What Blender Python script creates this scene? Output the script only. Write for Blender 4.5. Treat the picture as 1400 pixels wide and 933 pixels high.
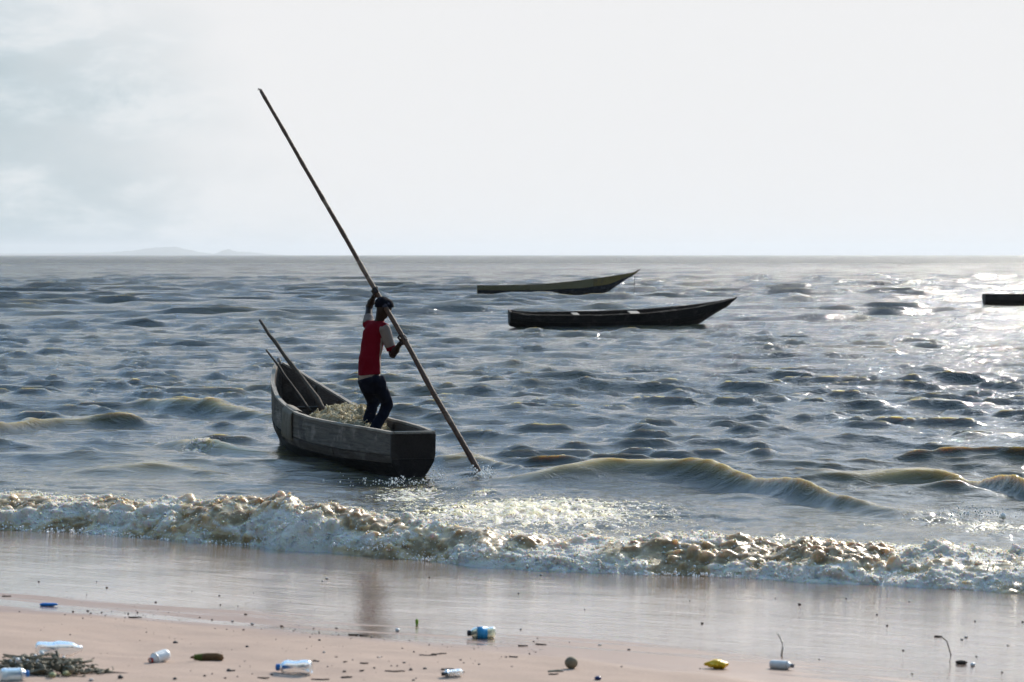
import bpy, math, random
import numpy as np
from mathutils import Vector, Matrix

for o in list(bpy.data.objects):
    bpy.data.objects.remove(o)
scene = bpy.context.scene
COL = scene.collection
R = math.radians

# ------------------------------------------------------------------ camera
CAM_H = 2.5
F_PX = 3000.0                       # focal length in photo pixels (photo 1400 x 933)
PITCH = math.atan((466.5 - 349.0) / F_PX)
cam_d = bpy.data.cameras.new('camera')
cam_d.sensor_width = 36.0
cam_d.lens = 36.0 * F_PX / 1400.0
cam_d.clip_start = 0.1
cam_d.clip_end = 60000.0
cam_d.dof.use_dof = True
cam_d.dof.focus_distance = 28.0
cam_d.dof.aperture_fstop = 5.0
cam = bpy.data.objects.new('camera', cam_d)
cam.location = (0, 0, CAM_H)
cam.rotation_euler = (math.pi / 2 - PITCH, 0, 0)
COL.objects.link(cam)
scene.camera = cam

# ------------------------------------------------------------------ sky and sun
SUN_AZ, SUN_EL = R(25.5), R(27.5)   # azimuth to the right of the view axis (+Y)
SUN_DIR = Vector((math.sin(SUN_AZ) * math.cos(SUN_EL), math.cos(SUN_AZ) * math.cos(SUN_EL), math.sin(SUN_EL)))
world = bpy.data.worlds.new('World')
scene.world = world
world.use_nodes = True
wn, wl = world.node_tree.nodes, world.node_tree.links
wn.clear()

def wnode(t, **kw):
    n = wn.new(t)
    for k, v in kw.items():
        setattr(n, k, v)
    return n

def wmath(op, a, b=None, c=None, clamp=False):
    n = wn.new('ShaderNodeMath'); n.operation = op; n.use_clamp = clamp
    for i, v in enumerate((a, b, c)):
        if v is None:
            continue
        if isinstance(v, (int, float)):
            n.inputs[i].default_value = v
        else:
            wl.new(v, n.inputs[i])
    return n.outputs[0]

def wramp(v, a, b):
    n = wn.new('ShaderNodeMapRange'); n.interpolation_type = 'SMOOTHSTEP'
    wl.new(v, n.inputs['Value'])
    n.inputs['From Min'].default_value = a; n.inputs['From Max'].default_value = b
    return n.outputs['Result']

def wmix(f, a, b):
    n = wn.new('ShaderNodeMix'); n.data_type = 'RGBA'
    wl.new(f, n.inputs['Factor'])
    for s, v in ((n.inputs[6], a), (n.inputs[7], b)):
        if isinstance(v, tuple):
            s.default_value = (*v, 1)
        else:
            wl.new(v, s)
    return n.outputs[2]

SKY_STR = 0.1
sky = wnode('ShaderNodeTexSky', sky_type='NISHITA')
sky.sun_disc = False
sky.sun_elevation = SUN_EL
sky.sun_rotation = SUN_AZ
sky.air_density = 1.0; sky.dust_density = 2.0; sky.ozone_density = 1.0
tc = wnode('ShaderNodeTexCoord')
dirv = tc.outputs['Generated']
dot = wnode('ShaderNodeVectorMath', operation='DOT_PRODUCT')
wl.new(dirv, dot.inputs[0]); dot.inputs[1].default_value = SUN_DIR
ang = wmath('MULTIPLY', wmath('ARCCOSINE', dot.outputs['Value']), 180 / math.pi)
sep = wnode('ShaderNodeSeparateXYZ'); wl.new(dirv, sep.inputs[0])
elev = wmath('MULTIPLY', wmath('ARCSINE', sep.outputs['Z']), 180 / math.pi)
mp = wnode('ShaderNodeMapping'); wl.new(dirv, mp.inputs['Vector'])
mp.inputs['Scale'].default_value = (1, 1, 2.6)
cn = wnode('ShaderNodeTexNoise'); wl.new(mp.outputs[0], cn.inputs['Vector'])
cn.inputs['Scale'].default_value = 13.0; cn.inputs['Detail'].default_value = 9.0
cn.inputs['Roughness'].default_value = 0.6; cn.inputs['Distortion'].default_value = 0.25
cn2 = wnode('ShaderNodeTexNoise'); wl.new(mp.outputs[0], cn2.inputs['Vector'])
cn2.inputs['Scale'].default_value = 4.0; cn2.inputs['Detail'].default_value = 5.0
# thin bright veil of cloud spreading out from the sun, its edge broken up by noise
angn = wmath('ADD', ang, wmath('MULTIPLY', wmath('SUBTRACT', cn2.outputs['Fac'], 0.5), 14.0))
veil = wmath('MULTIPLY', wmath('SUBTRACT', 1.0, wramp(angn, 38.0, 48.0)), wmath('SUBTRACT', 1.0, wmath('MULTIPLY', wramp(elev, 7.5, 17.0), 0.80)))
hazef = wmath('MULTIPLY', wmath('SUBTRACT', 1.0, wramp(elev, -1.0, 9.0)), 0.86)
low = wmath('SUBTRACT', 1.0, wramp(elev, 8.0, 18.0))      # the clouds stand in a bank along the horizon
cl = wmath('MULTIPLY', wmath('MULTIPLY', wramp(cn.outputs['Fac'], 0.47, 0.66), 0.85), low)
cl_shade = wramp(cn.outputs['Fac'], 0.40, 0.62)
f1 = wmath('MAXIMUM', veil, hazef)
V = 1.0 / SKY_STR
up_c = wnode('ShaderNodeMix', data_type='RGBA'); up_c.inputs['Factor'].default_value = 0.85
wl.new(sky.outputs[0], up_c.inputs[6]); up_c.inputs[7].default_value = (0.38 * V, 0.71 * V, 1.15 * V, 1)
# the hazy sky dims with the angle from the sun
dim = wnode('ShaderNodeMix', data_type='RGBA', blend_type='MULTIPLY'); dim.inputs['Factor'].default_value = 1.0
dimv = wmath('SUBTRACT', 1.0, wmath('MULTIPLY', wramp(ang, 45.0, 100.0), 0.76))
wl.new(up_c.outputs[2], dim.inputs[6]); wl.new(dimv, dim.inputs[7])
c0 = wmix(wramp(elev, 5.0, 15.0), (0.34 * V, 0.47 * V, 0.545 * V), dim.outputs[2])
c0 = wmix(hazef, c0, (0.40 * V, 0.50 * V, 0.53 * V))
c0 = wmix(wmath('MULTIPLY', wmath('MULTIPLY', wmath('SUBTRACT', 1.0, cl_shade), 0.85), low), c0, (0.31 * V, 0.41 * V, 0.455 * V))
c1 = wmix(cl, c0, (0.64 * V, 0.68 * V, 0.70 * V))
c2 = wmix(veil, c1, (0.725 * V, 0.725 * V, 0.73 * V))
# bright aureole of the hazy sun
aur = wmath('MULTIPLY', wmath('SUBTRACT', 1.0, wramp(ang, 2.0, 22.0)), 2.0 * V)
add_ = wnode('ShaderNodeMix', data_type='RGBA', blend_type='ADD'); add_.inputs['Factor'].default_value = 1.0
wl.new(c2, add_.inputs[6]); wl.new(aur, add_.inputs[7]); c2 = add_.outputs[2]
bg = wnode('ShaderNodeBackground'); wl.new(c2, bg.inputs['Color']); bg.inputs['Strength'].default_value = SKY_STR
wo = wnode('ShaderNodeOutputWorld'); wl.new(bg.outputs[0], wo.inputs['Surface'])

sun_d = bpy.data.lights.new('sun', 'SUN')
sun_d.energy = 4.2; sun_d.angle = R(0.53); sun_d.color = (1.0, 0.91, 0.78)
sun = bpy.data.objects.new('sun', sun_d)
sun.rotation_euler = SUN_DIR.to_track_quat('Z', 'Y').to_euler()
sun.location = (8, 20, 18)
COL.objects.link(sun)

vs = scene.view_settings
vs.view_transform = 'Standard'; vs.look = 'None'; vs.exposure = 0.27; vs.gamma = 1.0; vs.use_curve_mapping = False
scene.render.engine = 'CYCLES'
cy = scene.cycles
cy.use_denoising = True
cy.use_adaptive_sampling = True; cy.adaptive_threshold = 0.02
cy.max_bounces = 6; cy.transparent_max_bounces = 16; cy.transmission_bounces = 6; cy.glossy_bounces = 4; cy.diffuse_bounces = 3
cy.volume_bounces = 0
cy.sample_clamp_indirect = 4.0
cy.sample_clamp_direct = 0.0

# ------------------------------------------------------------------ photo pixels to world points
_sp, _cp = math.sin(PITCH), math.cos(PITCH)
def ray(px, py):
    u = (px - 700.0) / F_PX; v = (466.5 - py) / F_PX
    return np.array((u, _cp + v * _sp, -_sp + v * _cp))
def G(px, py, z=0.0):               # where the ray meets the level z
    r = ray(px, py); k = (z - CAM_H) / r[2]
    return np.array((r[0] * k, r[1] * k, z))
def D(px, py, d):                   # where the ray reaches the distance d
    r = ray(px, py); k = d / r[1]
    return np.array((r[0] * k, d, CAM_H + r[2] * k))

# ------------------------------------------------------------------ numpy noise
def _hash(x, y, z, seed):
    h = (x.astype(np.uint32) * np.uint32(374761393) + y.astype(np.uint32) * np.uint32(668265263)
         + z.astype(np.uint32) * np.uint32(2147483647 & 0x7feb352d) + np.uint32((seed * 974634777) & 0xffffffff))
    h ^= h >> np.uint32(13); h *= np.uint32(1274126177); h ^= h >> np.uint32(16)
    h *= np.uint32(0x85ebca6b); h ^= h >> np.uint32(13)
    return h.astype(np.float32) * np.float32(1.0 / 4294967295.0)
def vnoise(x, y, z=0.0, seed=0):    # smooth value noise in 0..1
    x, y, z = np.broadcast_arrays(np.asarray(x, np.float64), np.asarray(y, np.float64), np.asarray(z, np.float64))
    xi, yi, zi = np.floor(x), np.floor(y), np.floor(z)
    fx, fy, fz = (x - xi).astype(np.float32), (y - yi).astype(np.float32), (z - zi).astype(np.float32)
    fx, fy, fz = [f * f * f * (f * (f * 6 - 15) + 10) for f in (fx, fy, fz)]
    xi, yi, zi = xi.astype(np.int64), yi.astype(np.int64), zi.astype(np.int64)
    out = 0.0
    for a in (0, 1):
        wx = fx if a else 1 - fx
        for b in (0, 1):
            wy = fy if b else 1 - fy
            for c in (0, 1):
                wz = fz if c else 1 - fz
                out = out + wx * wy * wz * _hash(xi + a, yi + b, zi + c, seed)
    return out
def fbm(x, y, z=0.0, octaves=4, seed=0, gain=0.5):
    s, a, t = 0.0, 1.0, 0.0
    for i in range(octaves):
        s = s + a * vnoise(x * 2 ** i, y * 2 ** i, np.asarray(z) * 2 ** i, seed + i * 17); t += a; a *= gain
    return s / t
def sstep(a, b, x):
    t = np.clip((x - a) / (b - a), 0, 1)
    return t * t * (3 - 2 * t)

# ------------------------------------------------------------------ mesh helpers
def raw_mesh(name, verts, quads=None, tris=None, smooth=True):
    verts = np.asarray(verts, np.float32)
    me = bpy.data.meshes.new(name)
    nq = 0 if quads is None else len(quads); nt = 0 if tris is None else len(tris)
    me.vertices.add(len(verts)); me.vertices.foreach_set('co', verts.ravel())
    loops = []
    if nq: loops.append(np.asarray(quads, np.int32).ravel())
    if nt: loops.append(np.asarray(tris, np.int32).ravel())
    loops = np.concatenate(loops)
    me.loops.add(len(loops)); me.loops.foreach_set('vertex_index', loops)
    me.polygons.add(nq + nt)
    starts = np.concatenate([np.arange(nq) * 4, nq * 4 + np.arange(nt) * 3]).astype(np.int32)
    me.polygons.foreach_set('loop_start', starts)
    me.update(calc_edges=True)
    me.polygons.foreach_set('use_smooth', np.full(nq + nt, smooth, bool))
    me.validate()
    return me
def add_attr(me, name, vals):
    a = me.attributes.new(name, 'FLOAT', 'POINT')
    a.data.foreach_set('value', np.asarray(vals, np.float32).ravel())
def link(name, me, mat=None, parent=None, label=None, category=None, group=None, kind=None):
    o = bpy.data.objects.new(name, me)
    COL.objects.link(o)
    if parent is not None: o.parent = parent
    if mat is not None and me is not None:
        me.materials.clear(); me.materials.append(mat)
    if label: o['label'] = label
    if category: o['category'] = category
    if group: o['group'] = group
    if kind: o['kind'] = kind
    return o
def empty(name, loc=(0, 0, 0), rot=(0, 0, 0), **kw):
    o = link(name, None, **kw)
    o.location = loc; o.rotation_euler = rot
    o.empty_display_size = 0.1
    return o
def grid_quads(nr, nc):
    i = np.arange(nr * nc).reshape(nr, nc)
    return np.stack([i[:-1, :-1], i[:-1, 1:], i[1:, 1:], i[1:, :-1]], -1).reshape(-1, 4)

def surface_nets(Fv, org, h):
    """isosurface 0 of a sampled field (negative inside)"""
    nx, ny, nz = Fv.shape
    ins = Fv < 0
    cs = np.zeros((nx - 1, ny - 1, nz - 1), np.uint8)
    for a in (0, 1):
        for b in (0, 1):
            for c in (0, 1):
                cs += ins[a:nx - 1 + a, b:ny - 1 + b, c:nz - 1 + c]
    act = (cs > 0) & (cs < 8)
    I = np.argwhere(act)
    idx = np.full(act.shape, -1, np.int64); idx[act] = np.arange(len(I))
    pos = np.zeros((len(I), 3)); cnt = np.zeros(len(I))
    cor = [(a, b, c) for a in (0, 1) for b in (0, 1) for c in (0, 1)]
    val = {q: Fv[I[:, 0] + q[0], I[:, 1] + q[1], I[:, 2] + q[2]] for q in cor}
    for p in cor:
        for ax in range(3):
            if p[ax]: continue
            q = list(p); q[ax] = 1; q = tuple(q)
            va, vb = val[p], val[q]
            m = (va < 0) != (vb < 0)
            t = np.where(m, va / np.where(m, va - vb, 1), 0)
            e = np.array(p, float)[None, :].repeat(len(I), 0); e[:, ax] += t
            pos[m] += e[m]; cnt += m
    V_ = (I + pos / cnt[:, None]) * h + np.asarray(org)
    quads = []
    for ax in range(3):
        b, c = (ax + 1) % 3, (ax + 2) % 3
        sl0 = [slice(None)] * 3; sl1 = [slice(None)] * 3
        sl0[ax] = slice(0, -1); sl1[ax] = slice(1, None)
        d0, d1 = ins[tuple(sl0)], ins[tuple(sl1)]
        E = np.argwhere(d0 != d1)
        E = E[(E[:, b] > 0) & (E[:, c] > 0) & (E[:, b] < Fv.shape[b] - 1) & (E[:, c] < Fv.shape[c] - 1)]
        if not len(E): continue
        out = d0[E[:, 0], E[:, 1], E[:, 2]]
        def cell(db, dc):
            q = E.copy(); q[:, b] -= db; q[:, c] -= dc
            return idx[q[:, 0], q[:, 1], q[:, 2]]
        Q = np.stack([cell(1, 1), cell(0, 1), cell(0, 0), cell(1, 0)], -1)
        Q = np.where(out[:, None], Q, Q[:, ::-1])
        quads.append(Q)
    return V_, np.concatenate(quads)

class Field:
    """a sampled distance field to which round shapes are smoothly joined"""
    def __init__(s, lo, hi, h):
        s.lo = np.asarray(lo, float); s.h = h
        s.n = np.ceil((np.asarray(hi, float) - s.lo) / h).astype(int) + 1
        s.F = np.full(s.n, 1.0, np.float32)
    def _box(s, lo, hi):
        a = np.clip(np.floor((lo - s.lo) / s.h).astype(int), 0, s.n); b = np.clip(np.ceil((hi - s.lo) / s.h).astype(int) + 1, 0, s.n)
        if np.any(b <= a): return None, None
        ax = [s.lo[i] + s.h * np.arange(a[i], b[i]) for i in range(3)]
        return tuple(slice(a[i], b[i]) for i in range(3)), np.meshgrid(*ax, indexing='ij', sparse=True)
    def _join(s, sl, d, k):
        f = s.F[sl]
        if k > 0:
            hh = np.clip(0.5 + 0.5 * (f - d) / k, 0, 1)
            s.F[sl] = f * (1 - hh) + d * hh - k * hh * (1 - hh)
        else:
            s.F[sl] = np.minimum(f, d)
    def cone(s, a, b, ra, rb, k=0.02, flat=None):
        """tapered capsule; flat=(axis vector, factor) squashes it across that axis"""
        a = np.asarray(a, float); b = np.asarray(b, float)
        m = max(ra, rb) * 1.15 + 3 * s.h + k
        sl, P = s._box(np.minimum(a, b) - m, np.maximum(a, b) + m)
        if sl is None: return
        ab = b - a; L2 = max(ab @ ab, 1e-9)
        dx, dy, dz = P[0] - a[0], P[1] - a[1], P[2] - a[2]
        t = np.clip((dx * ab[0] + dy * ab[1] + dz * ab[2]) / L2, 0, 1)
        ex, ey, ez = dx - ab[0] * t, dy - ab[1] * t, dz - ab[2] * t
        if flat is not None:
            n, fac = np.asarray(flat[0], float), flat[1]; n = n / np.linalg.norm(n)
            q = ex * n[0] + ey * n[1] + ez * n[2]
            g = q * (1.0 / fac - 1)
            ex, ey, ez = ex + g * n[0], ey + g * n[1], ez + g * n[2]
        d = np.sqrt(ex * ex + ey * ey + ez * ez) - (ra + (rb - ra) * t)
        s._join(sl, d, k)
    def ball(s, c, r, k=0.02):
        c = np.asarray(c, float)
        m = r + 3 * s.h + k
        sl, P = s._box(c - m, c + m)
        if sl is None: return
        s._join(sl, np.sqrt((P[0] - c[0]) ** 2 + (P[1] - c[1]) ** 2 + (P[2] - c[2]) ** 2) - r, k)
    def coords(s):
        return np.meshgrid(*[s.lo[i] + s.h * np.arange(s.n[i]) for i in range(3)], indexing='ij')
    def mesh(s, name):
        v, q = surface_nets(s.F, s.lo, s.h)
        return raw_mesh(name, v, q)

# ------------------------------------------------------------------ material helpers
class Mat:
    def __init__(s, name):
        s.m = bpy.data.materials.new(name); s.m.use_nodes = True
        s.n, s.l = s.m.node_tree.nodes, s.m.node_tree.links
        s.n.clear()
        s.out = s.n.new('ShaderNodeOutputMaterial')
        s.p = s.n.new('ShaderNodeBsdfPrincipled'); s.l.new(s.p.outputs[0], s.out.inputs['Surface'])
    def set(s, **kw):
        for k, v in kw.items():
            s.put(s.p.inputs[k.replace('_', ' ')], v)
        return s
    def put(s, sock, v):
        if isinstance(v, bpy.types.NodeSocket): s.l.new(v, sock)
        elif isinstance(v, tuple) and sock.type == 'RGBA' and len(v) == 3: sock.default_value = (*v, 1)
        else: sock.default_value = v
    def coord(s, kind='Object', scale=(1, 1, 1), rot=(0, 0, 0), loc=(0, 0, 0)):
        t = s.n.new('ShaderNodeTexCoord'); m = s.n.new('ShaderNodeMapping')
        s.l.new(t.outputs[kind], m.inputs[0]); m.inputs['Scale'].default_value = scale
        m.inputs['Rotation'].default_value = rot; m.inputs['Location'].default_value = loc
        return m.outputs[0]
    def noise(s, vec, scale, detail=4, rough=0.55, dist=0.0):
        t = s.n.new('ShaderNodeTexNoise'); s.l.new(vec, t.inputs['Vector'])
        t.inputs['Scale'].default_value = scale; t.inputs['Detail'].default_value = detail
        t.inputs['Roughness'].default_value = rough; t.inputs['Distortion'].default_value = dist
        return t.outputs['Fac']
    def voronoi(s, vec, scale, feature='F1'):
        t = s.n.new('ShaderNodeTexVoronoi'); t.feature = feature; s.l.new(vec, t.inputs['Vector'])
        t.inputs['Scale'].default_value = scale
        return t.outputs['Distance']
    def attr(s, name):
        t = s.n.new('ShaderNodeAttribute'); t.attribute_name = name
        return t.outputs['Fac']
    def math(s, op, a, b=0.0, clamp=False):
        t = s.n.new('ShaderNodeMath'); t.operation = op; t.use_clamp = clamp
        s.put(t.inputs[0], a); s.put(t.inputs[1], b)
        return t.outputs[0]
    def step(s, v, a, b, lo=0.0, hi=1.0, smooth=True):
        t = s.n.new('ShaderNodeMapRange'); t.interpolation_type = 'SMOOTHSTEP' if smooth else 'LINEAR'
        s.put(t.inputs['Value'], v)
        for k, x in (('From Min', a), ('From Max', b), ('To Min', lo), ('To Max', hi)): t.inputs[k].default_value = x
        return t.outputs['Result']
    def mix(s, f, a, b):
        t = s.n.new('ShaderNodeMix'); t.data_type = 'RGBA'
        s.put(t.inputs['Factor'], f); s.put(t.inputs[6], a); s.put(t.inputs[7], b)
        return t.outputs[2]
    def bump(s, h, strength=1.0, dist=0.01, normal=None):
        t = s.n.new('ShaderNodeBump'); s.put(t.inputs['Height'], h)
        s.put(t.inputs['Strength'], strength); t.inputs['Distance'].default_value = dist
        if normal is not None: s.l.new(normal, t.inputs['Normal'])
        return t.outputs[0]

def simple(name, col, rough=0.6, var=0.15, scale=20.0, **kw):
    m = Mat(name)
    v = m.coord()
    n = m.noise(v, scale, 4)
    m.set(Base_Color=m.mix(n, tuple(c * (1 - var) for c in col), tuple(min(1, c * (1 + var)) for c in col)), Roughness=rough, **kw)
    m.set(Normal=m.bump(m.noise(v, scale * 3, 3), 0.3, 0.004))
    return m.m
# ================================================================== shore geometry
T_AX = np.array((0.911, -0.412)); T_AX /= np.linalg.norm(T_AX)     # along the shore, to the right
N_AX = np.array((-T_AX[1], T_AX[0]))                               # towards the sea
TOE_PX = [(-150, 718), (0, 723), (120, 729), (200, 735), (350, 745), (500, 758), (650, 773), (760, 779), (860, 784), (1000, 788), (1170, 797), (1280, 803), (1400, 810), (1550, 818)]
WET_PX = [(-120, 826), (0, 832), (100, 839), (200, 843), (350, 858), (450, 869), (600, 879), (700, 890), (850, 905), (950, 915), (1050, 926), (1110, 936), (1250, 960)]
def us(p):
    p = np.asarray(p); return p[..., 0] * T_AX[0] + p[..., 1] * T_AX[1], p[..., 0] * N_AX[0] + p[..., 1] * N_AX[1]
_toe = np.array([us(G(x, y, 0.03)[:2]) for x, y in TOE_PX])
S0 = float(np.mean(_toe[:, 1]))
def s_toe(u):
    return np.interp(u, _toe[:, 0], _toe[:, 1])
def beach_level(sp):                # sp: distance seaward of the breaker's toe
    return 0.02 - np.where(sp < 0, 0.062 * sp, 0.09 * sp) + np.where(sp < -4.5, 0.02 * (-(sp + 4.5)), 0)
_wet = []
for x, y in WET_PX:
    p = G(x, y, 0.25)
    for _ in range(6):
        u, s = us(p[:2]); p = G(x, y, float(beach_level(s - s_toe(u))))
    _wet.append(us(p[:2]))
_wet = np.array(_wet)
def s_wet(u):
    return np.interp(u, _wet[:, 0], _wet[:, 1])
def xy_of(u, s):
    return u * T_AX[0] + s * N_AX[0], u * T_AX[1] + s * N_AX[1]
def beach_z(x, y):
    u = x * T_AX[0] + y * T_AX[1]; s = x * N_AX[0] + y * N_AX[1]
    z = beach_level(s - s_toe(u))
    dry = 1 - sstep(-0.5, 0.3, s - s_wet(u))
    z = z + (fbm(x * 1.1, y * 1.1, 0, 3, 5) - 0.5) * (0.012 + 0.035 * dry)
    z = z + (fbm(x * 9, y * 9, 0, 3, 9) - 0.5) * 0.014 * dry
    return z
def GB(px, py):                     # where a photo pixel meets the sand
    p = G(px, py, 0.3)
    for _ in range(8):
        p = G(px, py, float(beach_z(p[0], p[1])))
    return p

# ------------------------------------------------------------------ beach
us_ = np.concatenate([np.linspace(-60, -9, 40)[:-1], np.arange(-9, 9, 0.056), np.linspace(9, 60, 40)])
ss_ = np.concatenate([np.linspace(-45, -8.2, 24)[:-1], np.arange(-8.2, 0.6, 0.05), np.linspace(0.6, 14, 20)]) + S0
UU, SS = np.meshgrid(us_ - 6.9, ss_, indexing='xy')
UU = UU + 0.0
X, Y = xy_of(UU, SS)
Z = beach_z(X, Y)
me = raw_mesh('beach', np.stack([X, Y, Z], -1).reshape(-1, 3), grid_quads(*X.shape))
nz_ = fbm(UU * 1.3, SS * 2.2, 0, 4, 33) - 0.5
wet = sstep(-0.10, 0.16, SS - s_wet(UU) + 0.2 + nz_ * 0.35)
wet = np.where(SS - s_toe(UU) > -1.2, 1.0, wet)
add_attr(me, 'wet', wet)
film = sstep(-0.3, 1.5, SS - s_wet(UU) + (fbm(UU * 0.5, SS * 2.6, 0, 4, 71) - 0.5) * 2.4)
add_attr(me, 'film', film)
m = Mat('sand')
v = m.coord('Object', rot=(0, 0, -math.atan2(T_AX[1], T_AX[0])))
vs_ = m.coord('Object', rot=(0, 0, -math.atan2(T_AX[1], T_AX[0])))
wetf, filmf = m.attr('wet'), m.attr('film')
grain = m.noise(v, 320, 3, 0.7)
blot = m.noise(v, 2.2, 5)
dry_c = m.mix(blot, (0.39, 0.285, 0.225), (0.46, 0.345, 0.275))
dry_c = m.mix(m.step(grain, 0.3, 0.75), m.mix(0.35, dry_c, (0.30, 0.20, 0.15)), dry_c)
wet_c = m.mix(blot, (0.27, 0.168, 0.118), (0.34, 0.222, 0.162))
def stretched(scale):
    mp_ = m.n.new('ShaderNodeMapping'); m.l.new(v, mp_.inputs[0]); mp_.inputs['Scale'].default_value = scale
    return mp_.outputs[0]
streak = m.noise(stretched((0.6, 4.0, 1)), 1.3, 5, 0.6, 0.6)
streak2 = m.noise(stretched((1.0, 9.0, 1)), 2.0, 5, 0.6, 0.3)
filmv = m.math('MULTIPLY', filmf, 1.0)
gl = m.math('MULTIPLY', wetf, m.step(m.math('ADD', filmv, m.math('MULTIPLY', m.math('SUBTRACT', streak, 0.5), 2.4)), 0.18, 0.75))
m.set(Base_Color=m.mix(wetf, dry_c, wet_c), IOR=1.35)
m.set(Roughness=m.mix(wetf, (0.9, 0.9, 0.9), m.mix(gl, (0.42, 0.42, 0.42), (0.10, 0.10, 0.10))))
m.set(Specular_IOR_Level=m.math('ADD', 0.25, m.math('MULTIPLY', wetf, 0.25)))
m.set(Coat_Weight=m.math('MULTIPLY', gl, 0.88), Coat_Roughness=0.03, Coat_IOR=1.33)
hb = m.math('ADD', m.math('MULTIPLY', m.math('MULTIPLY', grain, m.math('SUBTRACT', 1.0, wetf)), 0.10), m.math('MULTIPLY', m.noise(v, 45, 4), m.math('MULTIPLY', m.math('SUBTRACT', 1.0, wetf), 0.5)))
b1 = m.bump(hb, 0.55, 0.012)
b2 = m.bump(m.math('MULTIPLY', m.math('ADD', streak2, m.math('MULTIPLY', streak, 0.8)), wetf), 1.0, 0.004, b1)
m.set(Normal=b2)
m.set(Coat_Normal=m.bump(m.math('ADD', streak2, m.math('ADD', m.math('MULTIPLY', streak, 0.8), m.math('MULTIPLY', m.noise(v, 5, 4), 0.5))), 1.0, 0.0035))
SAND = m.m
link('beach', me, SAND, kind='structure', label='pale brown sand beach with a wet strip along the water')

# ------------------------------------------------------------------ sea
rng = np.random.default_rng(11)
rows = [10.5]
while rows[-1] < 85: rows.append(rows[-1] * (1.0015 if 20.5 < rows[-1] < 26.5 else 1.003))
while rows[-1] < 260: rows.append(rows[-1] * 1.0036)
while rows[-1] < 900: rows.append(rows[-1] * 1.0042)
while rows[-1] < 32000: rows.append(rows[-1] * 1.06)
rows = np.array(rows)
inner = np.linspace(-0.29, 0.29, 500)
outer = 0.29 + np.cumsum(0.0012 * 1.26 ** np.arange(24))
lat = np.concatenate([-outer[::-1], inner, outer])
Dd, La = np.meshgrid(rows, lat, indexing='ij')
X = La * (Dd + 7.0); Y = Dd.copy()
u0 = X * T_AX[0] + Y * T_AX[1]; sp0 = X * N_AX[0] + Y * N_AX[1] - s_toe(u0)
spacing = np.gradient(rows)[:, None] + 0 * X
latsp = np.abs(np.gradient(lat))[None, :] * (Dd + 7)
res = np.maximum(spacing * 0.9, latsp)
del latsp
near = (Dd < 905)
nr = int(near[:, 0].sum())
Xn, Yn, resn, spn = X[:nr], Y[:nr], res[:nr], sp0[:nr]
HM = np.zeros(Xn.shape, np.float32); HF = np.zeros(Xn.shape, np.float32)
H = np.zeros_like(Xn, dtype=np.float32); DX = np.zeros_like(H); DY = np.zeros_like(H)
gust = (0.55 + 0.9 * fbm(Xn * 0.05, Yn * 0.05, 0, 3, 91)).astype(np.float32)
group_a = (0.35 + 1.3 * fbm(Xn * 0.16 + 5, Yn * 0.22, 0, 2, 95)).astype(np.float32)
shore_long = (0.10 + 0.90 * sstep(2.0, 9.0, spn)).astype(np.float32)
shore_short = (0.30 + 0.70 * sstep(2.5, 10.0, spn)).astype(np.float32)
NW = 120
lam = 0.17 * (7.0 / 0.17) ** ((np.arange(NW) + rng.random(NW)) / NW)
base_ang = math.atan2(-1.0, -0.12)
for i in range(NW):
    L = lam[i]; k = 2 * math.pi / L
    th = base_ang + rng.normal(0, 0.25 if L > 0.9 else 0.40)
    sl = 0.055 if L < 0.9 else (0.040 if L < 1.7 else (0.030 if L < 2.4 else (0.018 if L < 3.5 else 0.008)))
    a = sl / k * (0.6 + 0.8 * rng.random())
    kx, ky = math.cos(th) * k, math.sin(th) * k
    att = np.clip((L / resn - 2.2) / 2.5, 0, 1).astype(np.float32)
    A = a * att * (1 + (2.2 + 3.0 * sstep(200, 700, Yn)) * sstep(45, 150, Yn) * (L > 1.8)) * (shore_long * group_a if L > 1.2 else shore_short * gust)
    ph = (kx * Xn + ky * Yn + rng.random() * 6.283).astype(np.float32)
    c, s_ = np.cos(ph), np.sin(ph)
    if 0.3 < L < 1.35: HM += A * c
    elif 1.35 <= L < 4.5: HF += A * c
    else: H += A * c
    q = 0.7
    DX -= (q * math.cos(th)) * A * s_; DY -= (q * math.sin(th)) * A * s_
# steep little crests between flat troughs
sg = float(np.std(HM[(Yn > 25) & (Yn < 60) & (np.abs(Xn) < 10)]))
sf = float(np.std(HF[(Yn > 90) & (Yn < 200) & (np.abs(Xn) < 20)]))
ff_ = sstep(45, 100, Yn).astype(np.float32)
H += HF * (1 - ff_) + ff_ * 0.55 * (sf / 0.8) * (np.exp(np.clip(0.8 * HF / sf, -4, 1.75)) - 1.3)
HM = 0.60 * (sg / 0.8) * (np.exp(np.clip(0.8 * HM / sg, -4, 1.75)) - 1.3)
H += HM.astype(np.float32) * (0.25 + 0.75 * sstep(2.0, 8.0, spn)).astype(np.float32)
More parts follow.
